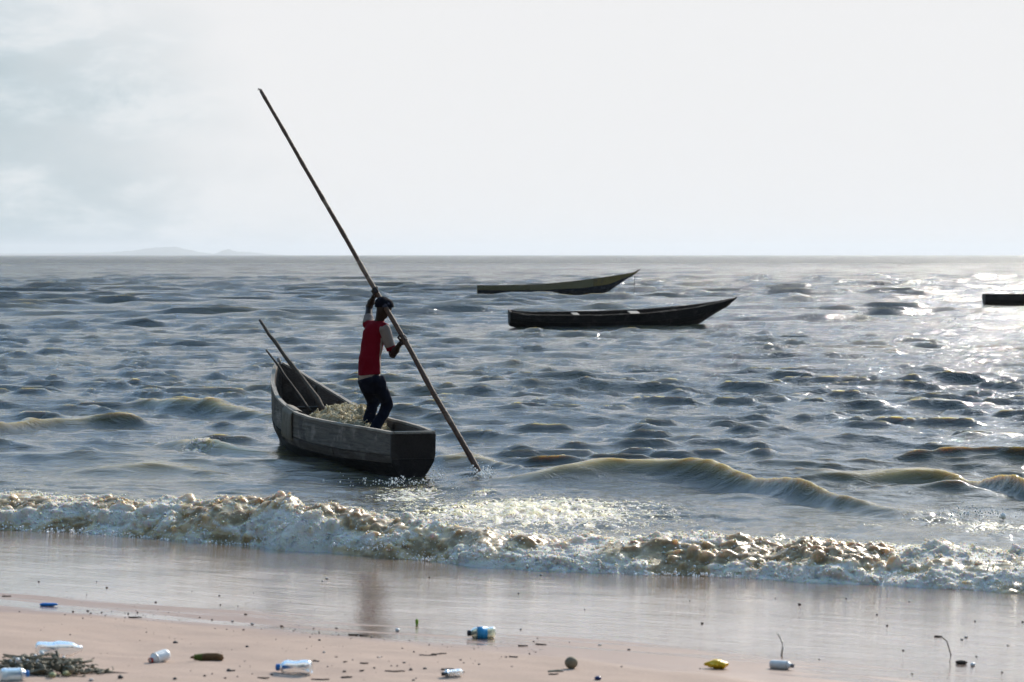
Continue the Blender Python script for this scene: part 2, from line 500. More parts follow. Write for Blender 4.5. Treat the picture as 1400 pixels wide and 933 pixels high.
# separate swells that the photograph shows: (photo x, photo y of the crest, height)
SWELLS = [
    [(588, 625, .01), (606, 621, .10), (640, 619, .12), (672, 624, .10), (700, 634, .05), (720, 645, .01)],
    [(670, 652, .01), (710, 647, .07), (760, 639, .13), (810, 633, .17), (860, 630, .19), (905, 631, .185), (950, 633, .19), (1000, 640, .19), (1050, 650, .18), (1100, 662, .16), (1140, 675, .12), (1180, 688, .07), (1230, 700, .03), (1260, 706, .01)],
    [(1090, 654, .01), (1150, 649, .07), (1220, 643, .13), (1270, 639, .16), (1310, 642, .17), (1350, 650, .16), (1400, 662, .15), (1460, 678, .14), (1600, 700, .1)],
    [(-160, 588, .03), (-40, 582, .12), (0, 577, .13), (50, 571, .15), (85, 573, .10), (115, 574, .09), (145, 568, .14), (175, 572, .11), (215, 580, .01)],
    [(165, 557, .01), (205, 551, .10), (235, 547, .19), (265, 547, .20), (300, 554, .16), (335, 560, .10), (375, 566, .08), (410, 569, .01)],
    [(215, 607, .01), (250, 600, .11), (275, 596, .16), (300, 597, .17), (325, 602, .14), (355, 607, .09), (385, 613, .03), (400, 616, .01)],
    [(80, 640, .01), (150, 634, .06), (210, 630, .08), (260, 634, .05), (320, 646, .01)],
]
glow_silt = np.zeros_like(Xn)
def smooth_line(pts):
    xs = np.linspace(pts[0, 0], pts[-1, 0], 160)
    out = [xs]
    for c in (1, 2):
        w = np.interp(xs, pts[:, 0], pts[:, c]); kk = np.hanning(33); kk /= kk.sum()
        out.append(np.convolve(np.pad(w, 16, mode='edge'), kk, mode='valid'))
    return np.stack(out, -1)
for sw in SWELLS:
    pts = smooth_line(np.array([list(G(px, py, hh * .9)[:2]) + [hh] for px, py, hh in sw]))
    yc = np.interp(Xn, pts[:, 0], pts[:, 1]); hh = np.interp(Xn, pts[:, 0], pts[:, 2], left=0, right=0)
    q = (Yn - yc)
    wf = 0.23 + 0.45 * hh; wb = 0.32 + 0.6 * hh
    hh = hh * (0.97 + 0.06 * fbm(Xn * 1.3, Yn * 2.3, 0, 2, 44))
    prof = np.where(q < 0, np.exp(1.0 - np.sqrt(1.0 + (1.9 * q / wf) ** 2 )), np.exp(-(q / wb) ** 2))
    lean = 0.12 * np.clip(1 - np.abs(q) / 0.8, 0, 1) * hh
    dip = -0.22 * hh * np.exp(-((q + 2.0 * wf) / (1.3 * wf)) ** 2)
    calm = 1 - 0.45 * np.clip(hh / 0.2, 0, 1) * np.exp(-((q + 0.5) / 1.0) ** 2)
    glow_silt = np.maximum(glow_silt, np.clip(hh / 0.22, 0, 1) * prof ** 2.6)  # amber painted on the crest tops to imitate sunlight glowing through them
    H *= calm; DX *= calm; DY *= calm
    H += (hh * prof + dip).astype(np.float32)
    DY -= (lean * prof).astype(np.float32)
bc = (G(563.5, 645)[:2] * .55 + G(381, 600)[:2] * .45)
H -= (0.07 * np.exp(-(((Xn - bc[0]) / 2.2) ** 2 + ((Yn - bc[1]) / 3.6) ** 2))).astype(np.float32)
H *= (1 - 0.5 * np.exp(-(((Xn - bc[0]) / 1.6) ** 2 + ((Yn - bc[1]) / 3.0) ** 2))).astype(np.float32)
bs_ = G(540, 662)
H -= (0.075 * np.exp(-(((Xn - bs_[0]) / 1.0) ** 2 + ((Yn - bs_[1]) / 1.6) ** 2))).astype(np.float32)
# run-up behind the breaker
lift = 0.10 * np.exp(-((spn - 1.2) / 1.0) ** 2)
ripple = (fbm(Xn * 3.0, Yn * 7.0, 0, 4, 12) - 0.5) * 0.05 * sstep(0.6, 1.6, spn) * (1 - sstep(3, 6, spn))
H += (lift + ripple).astype(np.float32)
# foam lying on the water behind the breaker and on a few crests
foam = np.zeros_like(X)
lace = fbm(Xn * 1.2, Yn * 2.4, 0, 4, 61)
w1 = np.maximum(sstep(0.2, 0.6, spn) * (1 - sstep(1.1, 2.1, spn + (lace - 0.5) * 2.5)) * 0.9, sstep(0.3, 0.8, spn) * (1 - sstep(1.6, 3.6, spn + (lace - 0.5) * 3.5)) * 0.62)
cpatch = G(720, 690, 0.1); 
w2 = np.exp(-(((Xn - cpatch[0]) / 1.5) ** 2 + ((Yn - cpatch[1]) / 2.0) ** 2)) * 1.05
cst = G(560, 668, 0); w2 = np.maximum(w2, np.exp(-(((Xn - cst[0]) / 0.55) ** 2 + ((Yn - cst[1]) / 1.1) ** 2)) * 0.8)
for fx, fy, fr, fs in [(272, 598, 0.28, 0.75), (240, 547, 0.15, 0.6), (1350, 700, .45, .8), (1290, 690, .5, .6), (660, 650, .2, .9)]:
    c_ = G(fx, fy, 0.15); w2 = np.maximum(w2, fs * np.exp(-(((Xn - c_[0]) / fr) ** 2 + ((Yn - c_[1]) / (fr * 1.6)) ** 2)))
foam[:nr] = np.maximum(w1, w2) * 0.74
H += (foam[:nr] * (np.abs(vnoise(Xn * 6, Yn * 6, 0, 15) * 2 - 1) * 0.07 + np.abs(vnoise(Xn * 15, Yn * 15, 0, 16) * 2 - 1) * 0.045)).astype(np.float32)
sink = 1 - sstep(-0.1, 0.7, spn)
H = H * (1 - sink) - 0.9 * sink
Zf = np.zeros_like(X); Zf[:nr] = H
Zf[nr:] = np.where(sp0[nr:] < 0.5, -0.9, 0)
X[:nr] += DX * (1 - sink); Y[:nr] += DY * (1 - sink)
sea_me = raw_mesh('sea', np.stack([X, Y, Zf], -1).reshape(-1, 3), grid_quads(*X.shape))
add_attr(sea_me, 'foam', foam)
sl_ = np.zeros_like(X); sl_[:nr] = np.clip(1.0 * glow_silt + 0.05 * np.exp(-np.clip(spn, 0, 99) / 7.0) + 0.08 * sstep(0.5, 0.7, fbm(Xn * 0.25, Yn * 0.12, 0, 3, 66)) * (Yn < 120), 0, 1)  # painted crest glow, plus faint silt near the shore and in patches
add_attr(sea_me, 'glow_silt', sl_)
m = Mat('sea_water')
v = m.coord('Object')
vr = m.coord('Object', scale=(0.75, 1.35, 1), rot=(0, 0, 0.35))
geo = m.n.new('ShaderNodeNewGeometry'); cd = m.n.new('ShaderNodeCameraData')
dist = m.n.new('ShaderNodeVectorMath'); dist.operation = 'LENGTH'; m.l.new(geo.outputs['Position'], dist.inputs[0])
dv = dist.outputs['Value']          # distance from the scene origin
fine = m.noise(vr, 16, 5, 0.6, 0.4)
mid = m.noise(vr, 3.2, 5, 0.62, 0.5)
big = m.noise(m.coord('Object', scale=(0.6, 1.5, 1), rot=(0, 0, 0.3)), 0.55, 5, 0.62, 0.4)
huge = m.noise(m.coord('Object', scale=(0.4, 1.6, 1), rot=(0, 0, 0.3)), 0.09, 6, 0.62, 0.4)
def ridge(x):
    return m.math('SUBTRACT', 1.0, m.math('ABSOLUTE', m.math('SUBTRACT', m.math('MULTIPLY', x, 2.0), 1.0)))
fine = m.math('ADD', m.math('MULTIPLY', ridge(fine), 0.6), m.math('MULTIPLY', fine, 0.4))
mid = m.math('ADD', m.math('MULTIPLY', ridge(mid), 0.7), m.math('MULTIPLY', mid, 0.3))
big = m.math('ADD', m.math('MULTIPLY', ridge(big), 0.7), m.math('MULTIPLY', big, 0.3))
nb = m.bump(m.math('MULTIPLY', fine, m.step(dv, 15, 90, 0.8, 0.5)), 1.0, 0.004)
nb = m.bump(m.math('MULTIPLY', mid, m.step(dv, 18, 55, 0.25, 1.0)), 1.0, 0.08, nb)
nb = m.bump(m.math('MULTIPLY', big, m.step(dv, 70, 260, 0.0, 1.0)), 1.0, 0.95, nb)
nb = m.bump(m.math('MULTIPLY', huge, m.step(dv, 250, 900, 0.0, 1.0)), 1.0, 14.0, nb)
ff = m.attr('foam')
cellv = m.n.new('ShaderNodeMapping'); m.l.new(v, cellv.inputs[0]); cellv.inputs['Scale'].default_value = (1, 1, 1)
warp = m.n.new('ShaderNodeVectorMath'); warp.operation = 'ADD'
wn3 = m.n.new('ShaderNodeTexNoise'); m.l.new(v, wn3.inputs['Vector']); wn3.inputs['Scale'].default_value = 4; wn3.inputs['Detail'].default_value = 4
m.l.new(cellv.outputs[0], warp.inputs[0])
wsc = m.n.new('ShaderNodeVectorMath'); wsc.operation = 'SCALE'; m.l.new(wn3.outputs['Color'], wsc.inputs[0]); wsc.inputs['Scale'].default_value = 0.5
m.l.new(wsc.outputs[0], warp.inputs[1])
lace_v = m.math('SUBTRACT', 1.0, m.step(m.voronoi(warp.outputs[0], 5.0, 'DISTANCE_TO_EDGE'), 0.0, 0.16))
lace_f = m.math('SUBTRACT', 1.0, m.step(m.voronoi(warp.outputs[0], 14.0, 'DISTANCE_TO_EDGE'), 0.0, 0.22))
spots = m.noise(v, 22, 5, 0.7)
cover = m.math('ADD', m.math('ADD', m.math('MULTIPLY', lace_v, 0.30), m.math('MULTIPLY', lace_f, 0.2)), m.math('MULTIPLY', spots, 0.75))
fo = m.step(m.math('ADD', m.math('MULTIPLY', ff, 1.1), m.math('SUBTRACT', cover, 1.05)), 0.0, 0.22)
fo = m.math('MULTIPLY', fo, m.step(ff, 0.05, 0.2))
murk = m.noise(v, 0.35, 3)
body = m.mix(m.attr('glow_silt'), m.mix(murk, (0.062, 0.062, 0.050), (0.080, 0.072, 0.052)), (0.46, 0.31, 0.05))  # amber end: crest glow put into the water colour, with a little silt
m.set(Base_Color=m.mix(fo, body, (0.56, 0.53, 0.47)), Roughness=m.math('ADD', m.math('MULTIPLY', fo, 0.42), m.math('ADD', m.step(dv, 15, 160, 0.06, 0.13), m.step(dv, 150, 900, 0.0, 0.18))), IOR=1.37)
m.set(Subsurface_Weight=1.0, Subsurface_Radius=(0.33, 0.25, 0.06), Subsurface_Scale=1.0, Subsurface_Anisotropy=0.3)
nf = m.bump(m.math('MULTIPLY', spots, fo), 1.0, 0.08, nb)
m.set(Normal=nf)
m.p.subsurface_method = 'RANDOM_WALK'
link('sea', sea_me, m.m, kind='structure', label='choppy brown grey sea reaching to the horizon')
del X, Y, Zf, Dd, La, H, DX, DY

# ------------------------------------------------------------------ breaking wave of foam
U0, U1 = -12.2, -1.0
_ul = us(G(0, 723, .03)[:2])[0]; _ur = us(G(1400, 810, .03)[:2])[0]
U0, U1 = _ul - 1.6, _ur + 1.6
hv = 0.016
fld = Field((U0, -0.50, -0.10), (U1, 2.35, 0.50), hv)
gu = (fld.lo[0] + hv * np.arange(fld.n[0]))[:, None]; gs = (fld.lo[1] + hv * np.arange(fld.n[1]))[None, :]
# crest height and width along the shore, read off the photograph: photo x -> (height, depth)
_bx = np.array([us(G(x, y, .03)[:2])[0] for x, y in ((-100, 722), (0, 723), (200, 735), (300, 741), (420, 751), (560, 764), (720, 777), (860, 784), (1000, 788), (1120, 794), (1250, 801), (1400, 810), (1500, 816))])
_bh = np.array([.27, .28, .33, .31, .33, .24, .21, .20, .24, .28, .29, .28, .27])
_bd = np.array([.45, .45, .5, .5, .5, .5, .45, .6, .75, .7, .9, .95, .95])
def crest(uu, ss):
    hgt = np.interp(uu, _bx, _bh) * (0.36 + 0.95 * fbm(uu * 1.5, 3.3, 0, 3, 21))
    dep = np.interp(uu, _bx, _bd)
    ss = ss + (fbm(uu * 1.4, ss * 0.6, 0, 4, 22) - 0.5) * 0.55 + (fbm(uu * 9, 0.5, 0, 2, 27) - 0.5) * 0.10
    t = np.clip(ss / dep, 0, 1)
    up = np.sin(t * math.pi / 2) ** 0.8
    back = 1 - 0.62 * sstep(dep, dep + 0.6, ss) - 0.48 * sstep(dep + 0.5, 2.2, ss)
    return np.where(ss < 0, ss * 0.8, hgt * up * back) + (fbm(uu * 5, ss * 5, 0, 3, 23) - 0.5) * 0.10 * sstep(0.0, 0.3, ss) * (1 - 0.6 * sstep(1.1, 2.0, ss))
HH = crest(gu, gs)
gz = (fld.lo[2] + hv * np.arange(fld.n[2]))[None, None, :]
n3 = np.abs(vnoise(gu[:, :, None] * 7, gs[:, :, None] * 7, gz * 9, 77) * 2 - 1) * 0.6 + np.abs(vnoise(gu[:, :, None] * 17, gs[:, :, None] * 17, gz * 19, 78) * 2 - 1) * 0.35
froth = sstep(0.36, 0.56, fbm(gu * 1.9, gs * 2.6, 0, 3, 55))[:, :, None]
n3 = (n3 - 0.3) * (0.5 + 0.7 * froth) + (vnoise(gu[:, :, None] * 36, gs[:, :, None] * 36, gz * 36, 79) - 0.5) * 0.28 * (0.25 + froth)
fld.F = ((gz - HH[:, :, None]) * 0.75 - n3 * 0.055).astype(np.float32)
del n3
rb = np.random.default_rng(5)
NB = 4200
bu = rb.uniform(U0, U1, NB); bs = np.abs(rb.normal(0.0, 0.75, NB)) * (rb.random(NB) ** 0.4); bs = np.clip(bs, 0, 2.0)
br = np.clip(0.012 * np.exp(rb.normal(0.35, 0.6, NB)), 0.008, 0.06) * (1 - 0.4 * sstep(0.9, 1.8, bs))
bz = crest(bu, bs)
clump = fbm(bu * 2.2, bs * 2.2, 0, 2, 3)
for i in range(NB):
    if rb.random() > 0.05 + 3.0 * max(0, clump[i] - 0.42): continue
    fld.ball((bu[i], bs[i] + rb.normal(0, .01), bz[i] + br[i] * rb.uniform(-0.5, 0.3)), br[i], 0.03)
fv, fq = surface_nets(fld.F, fld.lo, hv)
del fld
keep = fv[:, 2] > -0.09
st = s_toe(fv[:, 0]) + fv[:, 1]
fx, fy = xy_of(fv[:, 0], st)
fz = fv[:, 2] + beach_level(np.minimum(fv[:, 1], 0)) + 0.0
FV = np.stack([fx, fy, fz], -1)
m = Mat('surf_foam')
v = m.coord('Object')
fval = m.math('ADD', m.attr('froth'), m.math('MULTIPLY', m.math('SUBTRACT', m.noise(v, 16, 6, 0.72), 0.5), 1.5))
specks = m.step(fval, 0.38, 0.72)
tan_f = m.step(fval, -0.05, 0.32)
geo = m.n.new('ShaderNodeNewGeometry')
col = m.mix(tan_f, (0.31, 0.22, 0.115), (0.58, 0.44, 0.26))
col = m.mix(specks, col, (0.84, 0.765, 0.65))
m.set(Base_Color=col, Roughness=m.step(specks, 0, 1, 0.32, 0.7), IOR=1.33)
m.set(Subsurface_Weight=1.0, Subsurface_Radius=(0.07, 0.045, 0.02), Subsurface_Scale=m.step(specks, 0, 1, 1.5, 0.5))
m.set(Normal=m.bump(m.noise(v, 45, 6, 0.75), m.step(specks, 0, 1, 0.15, 1.0), 0.05))
FOAM = m.m
fme = raw_mesh('surf_foam', FV, fq)
fr = fbm(fv[:, 0] * 2.2, fv[:, 1] * 3.0, fv[:, 2] * 5.0, 4, 131)
ctop = fv[:, 2] / np.maximum(crest(fv[:, 0], np.maximum(fv[:, 1], 0.05)), 0.05)
frv = (fr - 0.5) * 4.0 + 0.50 + 0.32 * (1 - sstep(0.02, 0.22, fv[:, 1])) + 0.25 * sstep(0.9, 1.3, ctop) - 0.25 * sstep(.15, .3, fv[:, 1]) * (1 - sstep(.5, .7, fv[:, 1])) + 0.2 * sstep(0.7, 1.2, fv[:, 1])
add_attr(fme, 'froth', np.clip(frv, 0, 1))
surf = link('surf_foam', fme, FOAM, kind='stuff', label='low breaking wave of tan and white foam running up the sand', category='foam')

# spray drops thrown up along the breaker, round the boat's stern and the pole
def drops_mesh(name, C, r):
    ph = (1 + 5 ** .5) / 2
    iv = np.array([(-1, ph, 0), (1, ph, 0), (-1, -ph, 0), (1, -ph, 0), (0, -1, ph), (0, 1, ph), (0, -1, -ph), (0, 1, -ph), (ph, 0, -1), (ph, 0, 1), (-ph, 0, -1), (-ph, 0, 1)]) / math.hypot(1, ph)
    it = np.array([(0, 11, 5), (0, 5, 1), (0, 1, 7), (0, 7, 10), (0, 10, 11), (1, 5, 9), (5, 11, 4), (11, 10, 2), (10, 7, 6), (7, 1, 8), (3, 9, 4), (3, 4, 2), (3, 2, 6), (3, 6, 8), (3, 8, 9), (4, 9, 5), (2, 4, 11), (6, 2, 10), (8, 6, 7), (9, 8, 1)])
    n = len(C)
    V_ = C[:, None, :] + iv[None] * r[:, None, None] * np.array((1, 1, 1.25))
    return raw_mesh(name, V_.reshape(-1, 3), None, (it[None] + 12 * np.arange(n)[:, None, None]).reshape(-1, 3))
ND = 6000
du = rb.uniform(U0, U1, ND)
grp = fbm(du * 3.1, 1.7, 0, 3, 8)
ds = np.where(rb.random(ND) < 0.4, rb.normal(0.02, 0.07, ND), rb.uniform(0.0, 1.8, ND))
dz = np.maximum(crest(du, np.maximum(ds, 0.0)), 0.0) + np.abs(rb.normal(0, 0.03, ND)) * (0.3 + 2.2 * np.clip(grp - .35, 0, 1))
dr = np.clip(0.0045 * np.exp(rb.normal(0, 0.45, ND)), 0.002, 0.014)
dx_, dy_ = xy_of(du, s_toe(du) + ds)
C = np.stack([dx_, dy_, dz + 0.02 - 0.062 * np.minimum(ds, 0) * 1.0], -1)
m = Mat('water_drops'); m.set(Base_Color=(0.9, 0.88, 0.84), Roughness=0.12, IOR=1.33, Subsurface_Weight=0.0)
SPRAY = m.m

# froth granules lying on the foam
NG = 36000
gi = rb.integers(0, len(FV), NG)
gi = gi[(fv[gi, 2] > 0.02) & (rb.random(NG) < 0.25 + 0.9 * np.clip(frv[gi], 0, 1))]
oc = np.array([(1, 0, 0), (-1, 0, 0), (0, 1, 0), (0, -1, 0), (0, 0, 1), (0, 0, -1)], float)
ot = np.array([(0, 2, 4), (2, 1, 4), (1, 3, 4), (3, 0, 4), (2, 0, 5), (1, 2, 5), (3, 1, 5), (0, 3, 5)])
gr_ = np.clip(0.0062 * np.exp(rb.normal(0, .5, len(gi))), .003, .016)
GV = (FV[gi] + rb.normal(0, .006, (len(gi), 3)))[:, None, :] + oc[None] * gr_[:, None, None] * rb.uniform(.6, 1.5, (len(gi), 6, 1))
frm = raw_mesh('froth', GV.reshape(-1, 3), None, (ot[None] + 6 * np.arange(len(gi))[:, None, None]).reshape(-1, 3))
add_attr(frm, 'froth', np.full(len(gi) * 6, 1.0))
link('froth', frm, FOAM, parent=surf, kind='stuff')
link('spray', drops_mesh('spray', C, dr), SPRAY, parent=surf, kind='stuff')
# ================================================================== wooden boats
def curve(pts, n=400, smooth=25):
    xs = np.linspace(0, 1, n); p = np.array(pts, float)
    w = np.interp(xs, p[:, 0], p[:, 1])
    k = np.hanning(smooth + 2); k /= k.sum(); hw = (len(k) - 1) // 2
    e0, e1 = w[0], w[-1]
    wp = np.concatenate([2 * e0 - w[hw:0:-1], w, 2 * e1 - w[-2:-hw - 2:-1]])
    w2 = np.convolve(wp, k, mode='valid')[:n]
    return lambda t: np.interp(t, xs, w2)
def solid(P, N, thick, name, jag=None):
    """closed slab: the grid P and its copy moved along N"""
    n, m_ = P.shape[:2]
    A = P.reshape(-1, 3); B = (P + N * thick).reshape(-1, 3)
    q = grid_quads(n, m_)
    off = n * m_
    i = np.arange(off).reshape(n, m_)
    rim = np.concatenate([i[0, :], i[1:, -1], i[-1, -2::-1], i[-2:0:-1, 0]])
    r2 = np.roll(rim, -1)
    side = np.stack([rim, r2, r2 + off, rim + off], -1)
    VV = np.concatenate([A, B]); QQ = np.concatenate([q[:, ::-1], q + off, side])
    W_ = VV - VV.mean(0)
    a_, b_, c_, d_ = (W_[QQ[:, k_]] for k_ in range(4))
    vol = np.einsum('ij,ij->', a_, np.cross(b_, c_)) + np.einsum('ij,ij->', a_, np.cross(c_, d_))
    if vol < 0: QQ = QQ[:, ::-1]               # faces look outwards
    return raw_mesh(name, VV, QQ, smooth=False)
def tube(pts, rad, n=8, name='tube', cap=True):
    pts = np.asarray(pts, float); rad = np.broadcast_to(np.asarray(rad, float), (len(pts),))
    tan = np.gradient(pts, axis=0); tan /= np.linalg.norm(tan, axis=1)[:, None] + 1e-12
    ref = np.array((0, 0, 1.0)) if abs(tan[0, 2]) < 0.9 else np.array((1.0, 0, 0))
    e1 = np.cross(tan, ref); e1 /= np.linalg.norm(e1, axis=1)[:, None]; e2 = np.cross(tan, e1)
    th = np.linspace(0, 2 * math.pi, n, endpoint=False)
    V_ = pts[:, None, :] + rad[:, None, None] * (np.cos(th)[None, :, None] * e1[:, None, :] + np.sin(th)[None, :, None] * e2[:, None, :])
    k = len(pts)
    i = np.arange(k * n).reshape(k, n); j = np.roll(i, -1, axis=1)
    q = np.stack([i[:-1], i[1:], j[1:], j[:-1]], -1).reshape(-1, 4)
    V_ = V_.reshape(-1, 3); tr = None
    if cap:
        c0, c1 = len(V_), len(V_) + 1
        V_ = np.concatenate([V_, pts[:1], pts[-1:]])
        tr = np.concatenate([np.stack([np.full(n, c0), i[0], j[0]], -1), np.stack([np.full(n, c1), j[-1], i[-1]], -1)])
    return V_, q, tr
def tube_mesh(name, pts, rad, n=8):
    return raw_mesh(name, *tube(pts, rad, n))
def join_tubes(name, items, n=5):
    VV, QQ, TT, o = [], [], [], 0
    for pts, rad in items:
        v_, q_, t_ = tube(pts, rad, n)
        VV.append(v_); QQ.append(q_ + o); TT.append(t_ + o); o += len(v_)
    return raw_mesh(name, np.concatenate(VV), np.concatenate(QQ), np.concatenate(TT))
def box_pts(x0, x1, y0, y1, z0, z1, name):
    P = np.array([[(x0, y0, z0), (x0, y1, z0)], [(x1, y0, z0), (x1, y1, z0)]], float)
    return solid(P, np.broadcast_to(np.array((0, 0, 1.0)), P.shape), z1 - z0, name)

def wood(name, a, b, rough=0.75, wear=(0.3, 0.28, 0.26), wear_amt=0.25, spec=0.12):
    m = Mat(name)
    oi = m.n.new('ShaderNodeObjectInfo')
    v0 = m.coord()
    add = m.n.new('ShaderNodeVectorMath'); add.operation = 'ADD'
    sc = m.n.new('ShaderNodeVectorMath'); sc.operation = 'SCALE'; sc.inputs[0].default_value = (3.1, 1.7, 2.3); m.l.new(oi.outputs['Random'], sc.inputs['Scale'])
    m.l.new(v0, add.inputs[0]); m.l.new(sc.outputs[0], add.inputs[1])
    mp_ = m.n.new('ShaderNodeMapping'); m.l.new(add.outputs[0], mp_.inputs[0]); mp_.inputs['Scale'].default_value = (1.2, 26, 26)
    g = m.noise(mp_.outputs[0], 1.6, 6, 0.65, 0.4)
    bl = m.noise(add.outputs[0], 3.5, 5, 0.6)
    tone = m.math('ADD', m.math('MULTIPLY', oi.outputs['Random'], 0.35), m.math('MULTIPLY', g, 0.75))
    c = m.mix(m.step(tone, 0.3, 0.85), a, b)
    c = m.mix(m.math('MULTIPLY', m.step(bl, 0.52, 0.66), wear_amt), c, wear)
    c = m.mix(m.math('MULTIPLY', m.step(m.noise(add.outputs[0], 1.7, 5, 0.6), 0.55, 0.7), 0.6), c, tuple(x * 0.35 for x in a))
    m.set(Base_Color=c, Roughness=rough, Specular_IOR_Level=spec)
    m.set(Normal=m.bump(m.math('ADD', g, m.math('MULTIPLY', bl, 0.5)), 1.0, 0.022))
    return m.m
W_GREY = wood('weathered_grey_wood', (0.06, 0.050, 0.042), (0.22, 0.188, 0.16), wear=(0.40, 0.35, 0.30), wear_amt=0.6)
W_MID = wood('damp_brown_wood', (0.040, 0.032, 0.026), (0.13, 0.105, 0.088), wear=(0.22, 0.19, 0.17), wear_amt=0.6)
W_DARK = wood('tarred_wood', (0.014, 0.011, 0.010), (0.035, 0.026, 0.022), rough=0.5, wear=(0.09, 0.075, 0.065), wear_amt=0.3)
W_EDGE = wood('worn_pale_wood', (0.24, 0.205, 0.17), (0.42, 0.37, 0.31), wear=(0.5, 0.46, 0.4))
W_BLACK = wood('black_painted_wood', (0.010, 0.009, 0.009), (0.028, 0.025, 0.023), rough=0.6, wear=(0.07, 0.06, 0.055))
W_OCHRE = wood('ochre_painted_wood', (0.20, 0.145, 0.055), (0.28, 0.205, 0.09), wear=(0.12, 0.10, 0.07), wear_amt=0.5)
W_OLIVE = wood('olive_painted_wood', (0.14, 0.12, 0.06), (0.21, 0.18, 0.10), wear=(0.2, 0.19, 0.14), wear_amt=0.4)
W_NAVY = wood('navy_painted_wood', (0.012, 0.015, 0.021), (0.028, 0.034, 0.045), wear=(0.10, 0.11, 0.12), wear_amt=0.4)

def build_boat(root, L, bg, zg, zk, rake, fr, wid, strakes, mats, inner_mat, edge_mat, ribs, thwarts, floor=None, seed=0, transom_mat=None, rails=0.045):
    rg = random.Random(seed)
    bgf, zgf, zkf = curve(bg), curve(zg), curve(zk)
    def pt(t, v, side):
        """v 0 gunwale .. 3 bottom edge; side +1 port"""
        t = np.asarray(t, float); v = np.broadcast_to(np.asarray(v, float), t.shape)
        g, zt, zb = bgf(t), zgf(t), zkf(t)
        yy = np.interp(v, (0, 1, 2, 3), (1.0, wid[0], wid[1], wid[2])) * g
        ff = np.interp(v, (0, 1, 2, 3), (0, fr[0], fr[1], 1.0))
        zz = zt + (zb - zt) * ff
        xx = t * L - rake * ff * sstep(0.72, 1.0, t) * 1.0
        return np.stack([xx, side * yy, zz], -1)
    def nor(t, v, side):
        e = 1e-3
        du = pt(np.clip(t + e, 0, 1), v, side) - pt(np.clip(t - e, 0, 1), v, side)
        v_ = np.broadcast_to(np.asarray(v, float), np.shape(t))
        dv_ = pt(t, np.clip(v_ + .01, 0, 3), side) - pt(t, np.clip(v_ - .01, 0, 3), side)
        n_ = np.cross(du, dv_) * side
        return n_ / (np.linalg.norm(n_, axis=-1, keepdims=True) + 1e-9)
    # inner shell
    ts = np.linspace(0.0, 1.0, 48)
    vv = np.array([0, .5, 1, 1.5, 2, 2.5, 3.0])
    Tm, Vm = np.meshgrid(ts, vv, indexing='ij')
    Pp, Ps = pt(Tm, Vm, 1), pt(Tm, Vm, -1)
    Np, Ns = nor(Tm, Vm, 1), nor(Tm, Vm, -1)
    Pa = np.concatenate([Pp, Ps[:, ::-1]], 1); Na = np.concatenate([Np, Ns[:, ::-1]], 1)
    Na[:, 6:8] = (0, 0, -1)
    Na[:, [0, -1], 2] = 0
    hull = link('hull_shell', solid(Pa - Na * 0.03, Na, 0.03, 'hull_shell'), inner_mat, root)
    # planks laid over the shell
    for side in (1, -1):
        for k, (breaks, mt) in enumerate(zip(strakes, mats)):
            for a, b in zip(breaks[:-1], breaks[1:]):
                n = max(5, int((b - a) * 40))
                tt = np.linspace(a, b, n)
                g0 = 0.004 / L
                tt[0] += g0 if a > 0 else 0; tt[-1] -= g0 if b < 1 else 0
                va, vb = k + (0.0 if k == 0 else 0.025), k + 1 - 0.02
                T2, V2 = np.meshgrid(tt, np.array([va, (va + vb) / 2, vb]), indexing='ij')
                jag = (fbm(T2 * L * 2.5 + seed, V2 * 3 + k * 7, 0, 3, seed + 3) - 0.5) * 0.05
                V2 = np.clip(V2 + jag * np.array([1.0 if k else 0, 0.3, 1.0]), 0, 3)
                P2, N2 = pt(T2, V2, side), nor(T2, V2, side)
                P2 = P2 + N2 * (0.003 + rg.random() * 0.005)
                link('plank', solid(P2, N2, 0.014 + rg.random() * 0.005, 'plank'), mt, root)
        # gunwale rail
        tt = np.linspace(0, 0.995, 44)
        Pg = pt(tt, 0.0, side); Ng = nor(tt, 0.0, side); Ng[:, 2] = 0; Ng /= np.linalg.norm(Ng, axis=1)[:, None]
        P2 = np.stack([Pg - Ng * (rails - 0.02), Pg + Ng * 0.026], 1) + np.array((0, 0, 0.003))
        P2[:, :, 2] += ((fbm(tt * L * 2, 1.0, 0, 3, seed + 9) - 0.5) * 0.02)[:, None]
        link('gunwale', solid(P2, np.broadcast_to(np.array((0, 0, 1.0)), P2.shape), 0.026, 'gunwale'), edge_mat, root)
    # bottom board
    tt = np.linspace(0.0, 0.97, 30)
    Pb = np.stack([pt(tt, 3.0, 1), pt(tt, 3.0, -1)], 1)
    link('bottom_board', solid(Pb, np.broadcast_to(np.array((0, 0, -1.0)), Pb.shape), 0.02, 'bottom_board'), mats[-1], root)
    # transom of two boards and a cap
    tm = transom_mat or mats[0]
    def tpoly(v0, v1, off, name, mt):
        v_ = np.linspace(v0, v1, 5)
        P2 = np.stack([pt(np.zeros(5), v_, 1), pt(np.zeros(5), v_, -1)], 1)
        P2[:, :, 1] *= 1.0
        P2[:, 0, 1] += 0.02; P2[:, 1, 1] -= 0.02
        P2[:, :, 0] -= 0.002
        o_ = link(name, solid(P2, np.broadcast_to(np.array((-1.0, 0, 0)), P2.shape), off, name), mt, root)
        return o_
    tpoly(0.02, 1.45, 0.030, 'transom_board', tm); tpoly(1.5, 2.98, 0.026, 'transom_board', tm)
    p0 = pt(np.zeros(1), 0.0, 1)[0]
    link('transom_cap', box_pts(-0.04, 0.03, -p0[1] + 0.03, p0[1] - 0.03, p0[2] + 0.004, p0[2] + 0.028, 'transom_cap'), edge_mat, root)
    # stem post
    vb = np.linspace(0, 3, 12)
    Pst = pt(np.ones(12), vb, 1); Pst[:, 1] = 0
